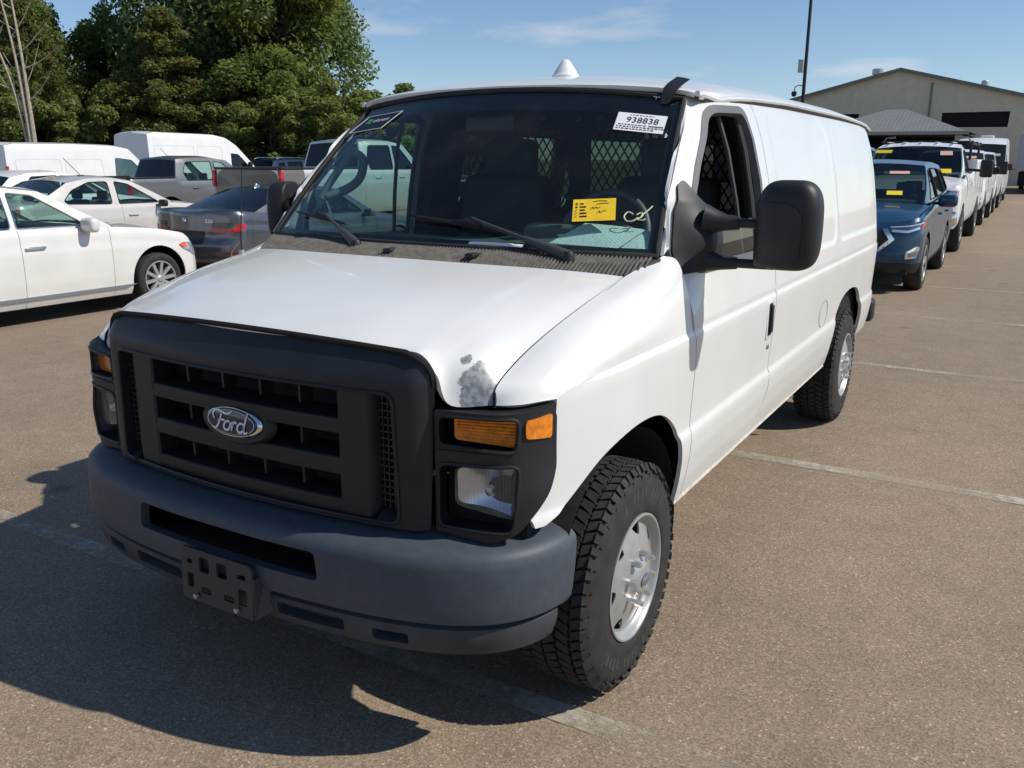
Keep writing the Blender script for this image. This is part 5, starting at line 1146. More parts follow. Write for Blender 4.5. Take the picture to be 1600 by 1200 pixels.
# ---- pickups
def pickup(name, label, loc, rz, pm, wb=3.26, fo=.95, ro=1.15, w=1.88, r=.38, z0=.38, cab=(.55, 2.95), roof=((1.25, 1.70), (1.75, 1.775), (2.45, 1.77), (2.80, 1.73)), bed=1.30, hood=1.12, belt=1.22, windows=None, glassm=CLEAR, rg=SMOKE, rails=True, **kw):
    y1 = cab[1]; yr = wb+ro
    c = Car(name, label, 'pickup truck', loc, rz, pm, wb=wb, fo=fo, ro=ro, w=w, r=r, z0=z0, cl=.42, cw=.40, clr=.14, cwr=.14, bow=.08, bowr=.01, ra=r+.075, az=r+.02, crown=.06, bsm=.012,
            belt=[(-fo, hood-.16), (-fo+.18, hood-.05), (-fo+.5, hood), (.45, hood+.06), (.8, belt), (y1-.02, belt+.01), (y1+.02, bed), (yr, bed)], cuts=[.62, 1.72, y1-.01] if windows is None or len(windows) > 1 else [.62, y1-.01],
            dr=[(0, .14), (.12, .03), (.3, .03), (.34, .06), (.9, .06), (1, .065)], df=kw.pop('df', [(0, .10), (.1, .02), (.3, 0), (.8, .01), (.93, .05), (1, .14)]), **kw)
    c.body(); c.lid('hood', c.yf, .5)
    windows = windows or [([(.92, belt+.02), (1.42, roof[0][1]-.05), (1.68, roof[0][1]-.02), (1.70, belt+.02)], .04, glassm), ([(1.80, belt+.02), (1.78, roof[0][1]-.02), (2.55, roof[0][1]-.03), (2.70, belt+.22), (2.62, belt+.02)], .05, glassm)]
    c.green(cab, list(roof), .17, windows, rearglass=False, backm=pm, crown=.05, rbulge=(.02, .02))
    V, F = [], []
    c.rg = c.span('rear_window', c.bkA, c.bkB, .02, .02, 1, rg, n=6, off=.012, c0=-.93, c1=.93, t0=.06, t1=.90)
    # open bed: floor, inner walls, rails, tailgate top
    hx = c.hw-.075; yb = yr-.09
    for sg in (-1, 1):
        MB().box((sg*(hx-.03), (y1+yb)/2+.05, bed-.20), (.03, yb-y1-.08, .40)).build('bed_wall', pm, c.root, False)
        if rails: rbox('bed_rail', (sg*(hx-.005), (y1+yb)/2+.05, bed+.004), (.11, yb-y1-.06, .03), .01, BLACK, c.root)
    MB().box((0, (y1+yb)/2, bed-.42), (2*hx-.04, yb-y1-.1, .04)).build('bed_floor', CHASSIS, c.root, False)
    rbox('tailgate_cap', (0, yb+.03, bed-.01), (2*hx-.06, .06, .04), .012, pm if not rails else BLACK, c.root)
    MB().box((0, yb, bed-.22), (2*hx-.1, .04, .40)).build('tailgate_inner', pm, c.root, False)
    rbox('brake_light', (0, cab[1]-.02+(roof[-1][0]-cab[1])*.95+.01, roof[-1][1]+.035), (.26, .04, .03), .008, RED, c.root)
    for sg in (-1, 1): rbox('tail_light', (sg*(c.hw-.05), yr-.075, bed-.22), (.10, .10, .34), .02, RED, c.root)
    rbox('step_bumper', (0, yr-.02, z0+.14), (w-.2, .16, .18), .03, CHROME if rails else BLACK, c.root)
    c.seats((1.65, 2.45), belt-.42); c.mirror(.92, belt+.07, (.22, .12, .19), BLACK, .18); c.handles((1.55, 2.45) if len(windows) > 1 else (1.55,), belt-.16, pm)
    c.wheels(alloy_wheel(r, .26, r-.15, 6, 'wide')); return c
c = pickup('parked_pickup', 'steel grey crew cab pickup with a tinted rear window in the third row', (-17.2, 15.45), PI, CGREY, rg=PRIVACY, belt=1.20)
b = MB(); b.tube([(-.02, 2.5, 1.80), (.10, 2.62, 2.0)], .006, 4); b.build('antenna', BLACK, c.root)
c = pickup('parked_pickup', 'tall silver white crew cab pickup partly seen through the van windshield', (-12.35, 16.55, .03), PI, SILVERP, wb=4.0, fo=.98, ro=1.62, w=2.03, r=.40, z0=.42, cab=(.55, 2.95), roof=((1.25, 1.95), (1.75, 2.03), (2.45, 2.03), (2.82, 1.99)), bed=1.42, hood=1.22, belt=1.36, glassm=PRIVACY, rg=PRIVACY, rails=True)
c.rear_bumper.data.materials[0] = paint('shaded tailgate paint', (.15, .137, .122), .4, .2, .4); c.rear_bumper['label'] = 'silver white tailgate with its shade painted in'  # shade on the truck's rear face is put into this darker colour
# white sedan rear seen through the windshield, in front of that pickup
c = Car('parked_sedan', 'white sedan seen from behind through the van windshield', 'sedan', (-7.9, 15.6), PI, FWHITE, sp=.06, wb=2.85, fo=.9, ro=1.1, w=1.85, r=.33, z0=.22, ra=.38, az=.33,
        belt=[(-.9, .66), (-.5, .84), (.5, .98), (1.5, 1.0), (2.6, 1.03), (3.4, 1.09), (3.95, 1.08)], cuts=[.62, 1.7, 2.75])
c.body(); c.lid('hood', c.yf, .5); c.lid('trunk_lid', c.yr, 3.3, False)
c.green((.5, 3.35), [(1.25, 1.37), (1.7, 1.44), (2.2, 1.44), (2.7, 1.37)], .2, [([(.86, 1.02), (1.4, 1.34), (1.65, 1.38), (1.67, 1.02)], .03, SMOKE), ([(1.74, 1.02), (1.72, 1.38), (2.3, 1.37), (2.8, 1.12), (2.74, 1.05)], .04, SMOKE)], rearglass=SMOKE)
c.seats((1.6,), .6); c.wheels(alloy_wheel(.33, .22, .22, 7)); c.mirror(.9, .99); c.handles((1.45, 2.5), .82)
c.skin('tail_light', roundpoly([(c.L-.52, .86), (c.L-1.0, .86), (c.L-.98, .97), (c.L-.52, .97)], .02), RED, .008, .01, sp=.05)
# ---- cargo vans in the back rows
def van_car(name, label, loc, rz, h, wb, fo, ro, w, base, roof, windows, belt=1.12, nose=.95, r=.35, tum=.12, sp=.07, cuts=None, pm=FWHITE, tails=True, z0=.30):
    c = Car(name, label, 'van', loc, rz, pm, sp=sp, wb=wb, fo=fo, ro=ro, w=w, r=r, z0=z0, cl=.50, cw=.45, clr=.14, cwr=.14, bow=.14, bowr=.02, ra=r+.07, az=r+.0, kind='van',
            belt=[(-fo, nose-.18), (-fo+.2, nose-.04), (base[0]-.05, belt-.04), (base[0]+.5, belt), (wb+ro, belt)], cuts=cuts or [.35, 1.45, 2.75], ds=[(0, .07), (.1, .03), (.3, .006), (.5, 0), (.68, .0), (.72, .014), (.76, .0), (1, .012)], dr=[(0, .08), (.1, .02), (.3, 0), (1, .01)], crown=.05)
    c.body(); c.lid('hood', c.yf, base[0])
    c.green(base, roof, tum, windows, rearglass=False, backm=pm, crown=.05, bulge=(.16, .14), rbulge=(.02, .02), ins=.0)
    c.seats((1.05,), belt-.3); c.wheels(alloy_wheel(r, .22, r-.13, 6, 'wide', CGREY)); c.mirror(base[0]+.55, belt+.16, (.18, .12, .26), BLACK, .14); c.handles((1.3,), belt-.12, BLACK)
    if tails:
        for sg in (-1, 1): rbox('tail_light', (sg*(c.hw-.05), c.yr-.03, belt+.18), (.08, .07, .42), .02, RED, c.root)
    # stamped side panel outlines
    for mir in (1, -1):
        for (ya, yb_) in ((1.72, 2.85), (2.98, wb+ro-.28)):
            q = resample(rounded(ya, belt+.06, yb_, belt+(h-belt)*.62, .10), .08); G = c.gx(q)+np.array([.001, 0, 0]); G[:, 0] *= mir; t = MB(); t.tube(list(G)+[G[0]], .005, 4, False); t.build('panel_crease', mat('soft crease', (.5, .5, .49), .6), c.root)
    return c
w1 = [([(.28, 1.18), (.75, 1.66), (1.28, 1.72), (1.34, 1.16)], .06, CLEAR)]
c = van_car('parked_van', 'low white cargo van at the left edge behind the champagne sedan', (-22.0, 15.55), PI, 2.03, 3.35, .85, 1.15, 1.98, (-.10, 4.47), [(.80, 1.97), (1.2, 2.05), (2.5, 2.08), (4.3, 2.07), (4.42, 2.02)], w1)
w2 = [([(.42, 1.38), (.95, 1.86), (1.30, 1.90), (1.32, 1.34)], .06, SMOKE)]
c = van_car('parked_van', 'tall white high-roof cargo van in front of the trees', (-25.2, 22.75), PI, 2.65, 3.75, .95, 1.15, 2.05, (.0, 4.87), [(1.0, 2.18), (1.45, 2.44), (2.0, 2.54), (4.6, 2.57), (4.82, 2.50)], w2, belt=1.30, nose=1.10)
rbox('roof_camera', (0, 4.8, 2.64), (.2, .12, .06), .02, BLACK, c.root)
# ---- blue SUV far left and a few cars between
def suv(name, label, loc, rz, pm, **kw):
    s = kw.pop('s', 1.0); sp = kw.pop('sp', .07); g = dict(wb=2.72, fo=.92, ro=1.0, w=1.84, r=.35, z0=.27, ra=.415, az=.35, cl=.55, cw=.5, bow=.12, clr=.35, cwr=.35); g.update(kw.pop('g', {}))
    c = Car(name, label, 'SUV', loc, rz, pm, sp=sp, belt=kw.pop('belt', [(-.92, .80), (-.75, .90), (-.4, .98), (.3, 1.05), (.8, 1.10), (2.7, 1.17), (3.72, 1.19)]), cuts=[.62, 1.66, 2.66], dr=[(0, .12), (.15, .02), (.4, 0), (.9, .03), (1, .05)], **g, **kw)
    c.body(); c.lid('hood', c.yf, .42); return c
def suv_top(c, glassm=SMOKE, wsm=CLEAR, zr=1.66, back=None):
    c.green((.40, 3.62), [(1.25, zr-.07), (1.7, zr-.02), (2.6, zr-.02), (3.3, zr-.08)], .19, [([(.86, 1.14), (1.32, zr-.14), (1.6, zr-.1), (1.63, 1.15)], .03, glassm), ([(1.72, 1.15), (1.70, zr-.1), (2.55, zr-.11), (2.62, 1.19)], .04, glassm), ([(2.74, 1.20), (2.70, zr-.12), (3.05, zr-.16), (3.25, 1.24)], .04, glassm)], rearglass=glassm, crown=.04, wsm=wsm, rbulge=(.10, .06))
    c.seats((1.6, 2.5), .75)
c = suv('parked_suv', 'navy blue SUV with silver roof rails beyond the tailgate of the silver white pickup', (-25.3, 27.3), PI, NAVY); suv_top(c, zr=1.70); c.wheels(alloy_wheel(.35, .22, .23, 5, 'wide')); c.mirror(.9, 1.12); c.handles((1.45, 2.4), .92)
for sg in (-1, 1): MB().tube([(sg*.62, 1.5, 1.70), (sg*.62, 1.7, 1.745), (sg*.62, 2.9, 1.745), (sg*.62, 3.1, 1.69)], .016, 6).build('roof_rail', PCHROME, c.root)
c = Car('parked_hatchback', 'white car with a round red tail light at the left picture edge', 'car', (-16.7, 10.9), PI, FWHITE, sp=.07, wb=2.6, fo=.85, ro=.75, w=1.8, r=.32, z0=.22, belt=[(-.85, .66), (-.4, .85), (.5, .98), (2.6, 1.03), (3.35, 1.02)], cuts=[.6, 1.65, 2.5])
c.body(); c.lid('hood', c.yf, .5); c.lid('deck', c.yr, 3.1, False); c.green((.48, 3.2), [(1.25, 1.40), (1.7, 1.47), (2.3, 1.46), (2.75, 1.37)], .2, [([(.86, 1.02), (1.4, 1.37), (1.65, 1.4), (1.67, 1.02)], .03, SMOKE), ([(1.74, 1.02), (1.72, 1.4), (2.3, 1.38), (2.6, 1.1)], .04, SMOKE)], rearglass=SMOKE)
c.wheels(alloy_wheel(.32, .2, .21, 5, 'wide')); c.skin('tail_light', roundpoly([(c.L-.55, .84), (c.L-.95, .84), (c.L-.95, 1.0), (c.L-.55, .98)], .05), RED, .01, .01, sp=.05)

# ---- right-hand row, noses towards us: blue SUV
c = suv('parked_suv', 'dark blue SUV parked directly behind the white van with a yellow tag', (-.16, 10.40), 0, BLUE, sp=.035, belt=[(-.92, .865), (-.80, .905), (-.55, .975), (-.1, 1.03), (.4, 1.075), (.8, 1.10), (2.7, 1.17), (3.72, 1.19)], df=[(0, .10), (.12, .03), (.25, .0), (.42, 0), (.5, .015), (.8, .03), (.93, .07), (1, .14)])
suv_top(c, SMOKE, CLEAR); c.wheels(alloy_wheel(.355, .23, .235, 5, 'wide')); c.mirror(.86, 1.13, (.25, .14, .17), out=.18); c.handles((1.45, 2.4), .93)
q = c.sy(-.62)
c.skin('grille', roundpoly([(0, .50), (q-.42, .56), (q-.36, .70), (q-.42, .82), (0, .80)], [.001, .05, .05, .05, .001]), BLACK, .010, .012, sp=.03)
hl = c.skin('headlight', roundpoly([(q-.42, .80), (q-.16, .775), (q+.05, .825), (q+.26, .925), (q+.10, .905), (q-.15, .865), (q-.42, .85)], .02), mat('lamp dark chrome', (.18, .19, .2), .1, .8, .8), .012, .014, sp=.025)
c.skin('daytime_light', roundpoly([(q-.34, .795), (q-.14, .785), (q+.03, .835), (q+.02, .855), (q-.15, .812), (q-.34, .825)], .006), WLENS, .022, .01, sp=.025)
c.skin('light_bar', roundpoly([(q-.36, .845), (q-.1, .862), (q+.14, .905), (q+.13, .915), (q-.12, .876), (q-.36, .858)], .005), WLENS, .022, .01, sp=.025)
c.skin('side_reflector', roundpoly([(q+.06, .84), (q+.16, .875), (q+.22, .915), (q+.10, .885)], .006), ORANGE, .022, .01, sp=.025)
c.skin('grille_chrome', roundpoly([(q-.52, .55), (q-.47, .545), (q-.30, .70), (q-.40, .835), (q-.46, .83), (q-.37, .70)], .008), CHROME, .02, .012, sp=.025)
c.skin('fog_lamp', roundpoly([(q-.16, .455), (q+.0, .47), (q+.06, .60), (q+.0, .62), (q-.16, .545)], .02), CHROME, .012, .012, sp=.025)
c.skin('fog_lens', roundpoly([(q-.12, .48), (q-.01, .49), (q+.02, .565), (q-.11, .53)], .015), mat('fog glass', (.2, .22, .24), .08, .3, .8), .022, .01, sp=.025)
c.skin('lower_trim', [(0, .272)]+[(s_, .272) for s_ in np.linspace(.1, c.sy(-.47), 12)]+[(s_, .40) for s_ in np.linspace(c.sy(-.47), .1, 12)]+[(0, .40)], BLACK, .010, .01)
c.sticker(.52, .78, .26, .07, PINK); c.sticker(.50, .28, .20, .10, TAGY); t = c.sticker(.40, .985, .1, .03, BLACK)
text('windshield_scrawl', 'ce', .09, lambda V: V@np.array([[1, 0, 0], [0, .75, .66], [0, -.6, .7]]).T*1.0+np.array([.62, .64, 1.20]), CHALK, c.ws)
# white utility-body truck with ladder rack
c = Car('utility_truck', 'white service truck with utility bed and black ladder rack behind the blue SUV', 'pickup truck', (-.27, 16.30), 0, FWHITE, sp=.06, wb=4.1, fo=.98, ro=1.2, w=2.03, r=.41, z0=.46, cl=.36, cw=.36, clr=.1, cwr=.1, bow=.06, bowr=.01, ra=.49, az=.42, crown=.07, bsm=.012,
        belt=[(-.98, 1.14), (-.8, 1.22), (-.5, 1.27), (.45, 1.31), (.8, 1.40), (2.0, 1.41), (2.35, 1.41), (2.40, 1.50), (5.3, 1.50)], cuts=[.66, 1.75, 2.35], df=[(0, .06), (.1, .0), (.3, -.02), (.36, .05), (.8, .04), (.95, .06), (1, .12)])
c.body(); c.lid('hood', c.yf, .5); c.green((.55, 2.36), [(1.22, 1.90), (1.6, 1.975), (2.0, 1.98), (2.30, 1.95)], .17, [([(.95, 1.43), (1.36, 1.84), (1.66, 1.87), (1.68, 1.43)], .04, SMOKE), ([(1.78, 1.43), (1.76, 1.87), (2.12, 1.86), (2.16, 1.43)], .04, SMOKE)], rearglass=PRIVACY, crown=.05, wsm=CLEAR)
c.seats((1.65,), .95); c.wheels(alloy_wheel(.41, .27, .225, 8)); c.handles((1.6,), 1.22, CHROME)
for sg in (-1, 1):
    m_ = rbox('tow_mirror', (sg*1.28, .80, 1.52), (.22, .12, .33), .04, BLACK, c.root); MB().tube([(sg*.92, .80, 1.50), (sg*1.2, .80, 1.48)], .03, 6).build('mirror_stalk', BLACK, m_)
    rbox('utility_box', (sg*.90, 3.85, 1.36), (.24, 2.75, .66), .02, FWHITE, c.root)
    for k in range(3): rbox('locker_door', (sg*1.024, 2.95+.9*k, 1.36), (.016, .82, .56), .006, FWHITE, c.root)
    MB().tube([(sg*.86, 2.5, 1.68), (sg*.86, 2.5, 2.02)], .03, 6).build('rack_post', BLACK, c.root); MB().tube([(sg*.86, 5.1, 1.68), (sg*.86, 5.1, 2.02)], .03, 6).build('rack_post', BLACK, c.root)
    MB().tube([(sg*.86, 2.4, 2.02), (sg*.86, 5.2, 2.02)], .03, 6).build('rack_bar', BLACK, c.root); MB().tube([(sg*.86, 2.45, 2.02), (sg*.80, 2.45, 2.13), (sg*.62, 2.45, 2.14)], .02, 6).build('rack_hoop', mat('grey rack tube', (.25, .25, .25), .5, .6), c.root)
for y in (2.5, 3.8, 5.1): MB().tube([(-.9, y, 2.04), (.9, y, 2.04)], .035, 6).build('rack_crossbar', BLACK, c.root)
for sg in (-1, 1): rbox('headlight', (sg*.86, c.yf+.09, 1.02), (.22, .10, .26), .03, CLAMP, c.root); rbox('side_reflector', (sg*.965, c.yf+.16, 1.10), (.02, .10, .09), .008, ORANGE, c.root)
rbox('grille', (0, c.yf+.02, 1.0), (1.45, .07, .30), .03, BLACK, c.root); rbox('chrome_bumper', (0, c.yf-.02, .66), (2.0, .22, .26), .05, CHROME, c.root)
for k in range(5): rbox('roof_rib', (-.6+.3*k, 1.75, 2.02), (.05, .8, .012), .005, FWHITE, c.root)
c.sticker(-.78, .86, .32, .09, TAGY); c.sticker(.66, .80, .22, .12, PINK); c.sticker(.68, .22, .20, .12, TAGY)
# white pickup beyond
c = pickup('parked_pickup', 'white pickup with a red tag inside its windshield behind the service truck', (-.30, 24.4), 0, FWHITE, wb=3.7, fo=.98, ro=1.2, w=2.03, r=.40, z0=.44, cab=(.55, 2.95), roof=((1.22, 1.86), (1.7, 1.935), (2.45, 1.93), (2.8, 1.89)), bed=1.40, hood=1.22, belt=1.33, glassm=SMOKE, rails=False)
for sg in (-1, 1): rbox('headlight', (sg*.86, c.yf+.10, 1.0), (.2, .10, .26), .03, CLAMP, c.root); m_ = rbox('tow_mirror', (sg*1.32, .80, 1.48), (.20, .12, .34), .04, BLACK, c.root); MB().tube([(sg*.92, .80, 1.55), (sg*1.25, .80, 1.55)], .02, 6).build('mirror_stalk', BLACK, m_)
rbox('grille', (0, c.yf+.04, .98), (1.4, .07, .30), .03, CHROME, c.root); rbox('chrome_bumper', (0, c.yf-.02, .64), (1.98, .2, .24), .05, CHROME, c.root)
c.sticker(.62, .78, .28, .10, PINK); c.sticker(.55, .4, .15, .2, mat('red tag', (.6, .08, .06), .6))
c = pickup('parked_pickup', 'white pickup half hidden between the other white pickup and the tall van', (-.30, 31.0), 0, FWHITE, wb=3.7, fo=.98, ro=1.2, w=2.0, r=.40, z0=.44, cab=(.55, 2.95), roof=((1.22, 1.86), (1.7, 1.935), (2.45, 1.93), (2.8, 1.89)), bed=1.40, hood=1.22, belt=1.33, glassm=SMOKE, rails=False)
# tall white van
w3 = [([(.35, 1.32), (.80, 1.86), (1.28, 1.92), (1.32, 1.30)], .06, PRIVACY)]
c = van_car('parked_van', 'tall white delivery van with black bumper at the end of the right row', (-.36, 38.2), 0, 2.62, 3.7, .98, 1.2, 2.02, (.05, 4.9), [(.95, 2.28), (1.4, 2.48), (2.2, 2.55), (4.6, 2.56), (4.84, 2.5)], w3, belt=1.26, nose=1.12, r=.35)
rbox('black_bumper', (0, c.yf+.03, .52), (1.9, .2, .36), .06, BLACK, c.root)
for sg in (-1, 1): rbox('headlight', (sg*.82, c.yf+.16, .94), (.26, .16, .26), .05, CLAMP, c.root)
c.sticker(.62, .62, .34, .12, PINK); rbox('roof_vent', (.1, 2.6, 2.64), (.5, .5, .10), .04, FWHITE, c.root)
# blue tall vehicle left of the truck row
c = suv('parked_suv', 'bright royal blue SUV whose roof shows behind the service truck', (-3.1, 23.0), 0, ROYAL, g=dict(w=1.95)); suv_top(c, zr=2.06); c.wheels(alloy_wheel(.35, .22, .23, 5, 'wide'))

# ------------------------------------------------------------------ warehouse, canopy, pole, trailer
def corr(name, col, sc=14, d=.05):
    m = mat(name, col, .55, var=(2, .08)); nt = m.node_tree; b = nt.nodes['Principled BSDF']; t = nt.nodes.new('ShaderNodeTexCoord'); w = nt.nodes.new('ShaderNodeTexWave'); w.bands_direction = 'X'; w.inputs['Scale'].default_value = sc/6.28
    nt.links.new(t.outputs['Object'], w.inputs[0]); bp = nt.nodes.new('ShaderNodeBump'); bp.inputs['Distance'].default_value = d; bp.inputs['Strength'].default_value = .8; nt.links.new(w.outputs[0], bp.inputs['Height']); nt.links.new(bp.outputs[0], b.inputs['Normal']); return m
TAN = corr('tan corrugated metal', (.70, .62, .46), d=.02); GROOF = corr('grey standing seam roof', (.19, .195, .185), 8, .008)
wh = empty('warehouse', (-7.9, 70, 0)); tag(wh, 'tan corrugated metal warehouse with a wide gable roof behind the parked trucks', 'building')
eh = 4.6; hwid = 13.6; pk = 8.0
ops = [[(-2.6, 3.96), (-2.6, 5.02), (-6.2, 5.02), (-6.2, 3.96)], [(3.05, 3.98), (7.3, 3.94), (7.35, 5.0), (3.05, 4.98)]]
p, F = cdt([(-hwid, 0), (hwid, 0), (hwid, eh), (0, pk), (-hwid, eh)], ops, 1.2); V, F = rim(np.stack([p[:, 0], np.zeros(len(p)), p[:, 1]], 1), F, .15, (0, -1, 0)); mk('gable_wall', V, F, TAN, wh, False)
for o_ in ops: MB().box((sum(q[0] for q in o_)/4, .5, 4.48), (abs(o_[0][0]-o_[2][0])+.4, .6, 1.3)).build('wall_opening', DARK, wh, False)
for sg in (-1, 1):
    MB().hull8([(0, -.3, pk+.02), (0, -.3, pk+.16), (0, 45, pk+.02), (0, 45, pk+.16), (sg*(hwid+.3), -.3, eh-.06), (sg*(hwid+.3), -.3, eh+.08), (sg*(hwid+.3), 45, eh-.06), (sg*(hwid+.3), 45, eh+.08)]).build('roof', GROOF, wh, False)
    MB().box((sg*(hwid-.05), 22.5, eh/2), (.1, 45, eh)).build('side_wall', TAN, wh, False)
    MB().hull8([(0, -.36, pk-.10), (0, -.36, pk+.14), (0, -.30, pk-.10), (0, -.30, pk+.14), (sg*(hwid+.3), -.36, eh-.18), (sg*(hwid+.3), -.36, eh+.06), (sg*(hwid+.3), -.30, eh-.18), (sg*(hwid+.3), -.30, eh+.06)]).build('rake_trim', mat('tan trim', (.2, .19, .16), .6), wh, False)
for x, y, z, r in ((-2.2, 4, 7.7, .42), (5.2, 6, 6.7, .25), (8.1, 6, 6.0, .25)):
    V, F = lathe([(r*.6, 0), (r*.6, .45), (r, .5), (r, .95), (r*.7, 1.05), (0, 1.08)], 16, 'z'); mk('roof_vent', np.array(V)*np.array([1, 1, .8])+np.array([x, y, z]), F, mat('galvanised vent', (.5, .5, .48), .4, .6), wh)
for x in (-8.5, 2.2, 9.6): MB().tube([(x, -.08, .1), (x, -.08, pk-.26*abs(x)-.35)], .06, 6).build('downspout', MATS['tan trim'], wh)
for x in (-11, -1.0, 11): rbox('wall_lamp', (x, -.12, 4.3), (.35, .22, .25), .03, BLACK, wh)
MB().box((0, -.02, 1.1), (2*hwid-.2, .03, .06)).build('girt_line', MATS['tan trim'], wh, False); rbox('service_door', (9.2, -.04, 1.1), (1.1, .08, 2.2), .01, mat('brown door', (.12, .1, .08), .6), wh)
cp = empty('canopy_building', (-6.9, 58, 0)); tag(cp, 'open pavilion with a grey hip roof in front of the warehouse', 'building')
V = [(-4.7, 0, 3.35), (4.7, 0, 3.35), (4.7, 9, 3.35), (-4.7, 9, 3.35), (-.6, 4.5, 4.9), (.6, 4.5, 4.9)]
mk('roof', V, [(0, 1, 5, 4), (1, 2, 5), (2, 3, 4, 5), (3, 0, 4)], GROOF, cp, False); MB().box((0, 0, 3.28), (9.5, .12, .2)).build('fascia', mat('pale fascia', (.33, .33, .3), .6), cp, False)
for x, y in ((-4.2, .3), (4.2, .3), (-4.2, 8.7), (4.2, 8.7)): MB().box((x, y, 1.65), (.35, .35, 3.3)).build('post', mat('pale post', (.42, .42, .38), .6), cp, False)
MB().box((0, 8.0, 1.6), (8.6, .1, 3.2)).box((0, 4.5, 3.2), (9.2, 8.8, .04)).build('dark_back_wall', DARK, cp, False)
pl = empty('light_pole', (-8.95, 45, 0)); tag(pl, 'tall black light pole with a security camera left of the warehouse', 'light pole')
b = MB(); b.tube([(0, 0, 0), (0, 0, 6), (0, 0, 14)], [.10, .085, .06], 10); b.build('pole', BLACK, pl); rbox('junction_box', (-.20, -.1, 6.2), (.26, .2, .62), .02, mat('pale box', (.5, .5, .48), .5), pl)
b = MB(); b.tube([(0, 0, 5.25), (-.25, -.05, 5.3), (-.42, -.05, 5.22), (-.45, -.05, 5.0)], .03, 6); b.build('camera_arm', mat('grey arm', (.3, .3, .3), .5), pl); V, F = lathe([(0, -.16), (.10, -.12), (.14, 0), (.12, .1), (0, .12)], 12, 'z'); mk('camera_dome', np.array(V)+np.array([-.45, -.05, 4.9]), F, BLACK, pl)
tr = empty('box_trailer', (2.0, 52, 0)); tag(tr, 'pale grey box trailer at the right picture edge', 'trailer')
rbox('trailer_body', (0, 5, 2.1), (2.6, 12, 1.9), .04, mat('pale grey trailer', (.42, .44, .48), .5), tr); MB().box((0, 5, .75), (2.3, 11, .7)).build('trailer_chassis', DARK, tr, False)
for sg in (-1, 1):
    for y in (8.5, 9.7): V, F = lathe([(0, .15), (.3, .15), (.5, .12), (.5, -.12), (0, -.12)], 24); mk('trailer_wheel', np.array(V)+np.array([sg*1.1, y, .5]), F, TIRE, tr)

# ------------------------------------------------------------------ vegetation
def leaf_mat(name, col, var=.35):
    m = bpy.data.materials.new(name); m.use_nodes = True; nt = m.node_tree; N = nt.nodes.new; L = nt.links.new; b = nt.nodes['Principled BSDF']; g = N('ShaderNodeNewGeometry'); oi = N('ShaderNodeObjectInfo')
    mr = N('ShaderNodeMapRange'); mr.inputs[3].default_value = 1-var; mr.inputs[4].default_value = 1+var; L(g.outputs['Random Per Island'], mr.inputs[0])
    hs = N('ShaderNodeHueSaturation'); hs.inputs['Color'].default_value = (*col, 1); L(mr.outputs[0], hs.inputs['Value'])
    m2 = N('ShaderNodeMapRange'); m2.inputs[3].default_value = .475; m2.inputs[4].default_value = .52; L(g.outputs['Random Per Island'], m2.inputs[0]); L(m2.outputs[0], hs.inputs['Hue']); L(hs.outputs[0], b.inputs['Base Color'])
    b.inputs['Roughness'].default_value = .5; b.inputs['Specular IOR Level'].default_value = .35
    tl_ = N('ShaderNodeBsdfTranslucent'); gm = N('ShaderNodeMix'); gm.data_type = 'RGBA'; gm.blend_type = 'MULTIPLY'; gm.inputs[0].default_value = 1; L(hs.outputs[0], gm.inputs[6]); gm.inputs[7].default_value = (1.9, 1.8, 1.0, 1); L(gm.outputs[2], tl_.inputs[0]); mx = N('ShaderNodeMixShader'); mx.inputs[0].default_value = .5; L(b.outputs[0], mx.inputs[1]); L(tl_.outputs[0], mx.inputs[2]); L(mx.outputs[0], nt.nodes['Material Output'].inputs[0]); return m
LEAF1 = leaf_mat('oak leaves', (.13, .168, .052)); LEAF2 = leaf_mat('poplar leaves', (.135, .185, .078)); LEAF3 = leaf_mat('cedar sprays', (.13, .145, .05)); LEAF4 = leaf_mat('shrub leaves', (.155, .19, .062)); LEAF5 = leaf_mat('vine leaves', (.13, .182, .052))
BARK = mat('bark', (.10, .085, .065), .9, var=(8, .3)); PALE = mat('dead wood', (.42, .35, .27), .8, var=(10, .25))
def leaves(C, R, n, size, rng, flat=1.0, outw=.55):
    """n leaf quads in clumps round centres C with radii R"""
    idx = rng.choice(len(C), n, p=R**2/(R**2).sum()); d = rng.normal(size=(n, 3)); d /= np.linalg.norm(d, axis=1)[:, None]; rr = R[idx]*rng.random(n)**.38
    P = C[idx]+d*rr[:, None]*np.array([1, 1, flat]); nrm = d*outw+rng.normal(size=(n, 3))*.6+np.array([0, 0, .35]); nrm /= np.linalg.norm(nrm, axis=1)[:, None]
    a = np.cross(nrm, rng.normal(size=(n, 3))); a /= np.linalg.norm(a, axis=1)[:, None]; b = np.cross(nrm, a); s = size*(.6+.8*rng.random(n))[:, None]
    Q = np.stack([P-a*s, P+b*s*.55, P+a*s, P-b*s*.55], 1).reshape(-1, 3); return Q
def leaf_mesh(name, Q, m):
    me = bpy.data.meshes.new(name); n = len(Q)//4; me.vertices.add(len(Q)); me.vertices.foreach_set('co', Q.ravel()); me.loops.add(n*4); me.loops.foreach_set('vertex_index', np.arange(n*4)); me.polygons.add(n); me.polygons.foreach_set('loop_start', np.arange(n)*4); me.update(); me.validate(); me.materials.append(m); return me
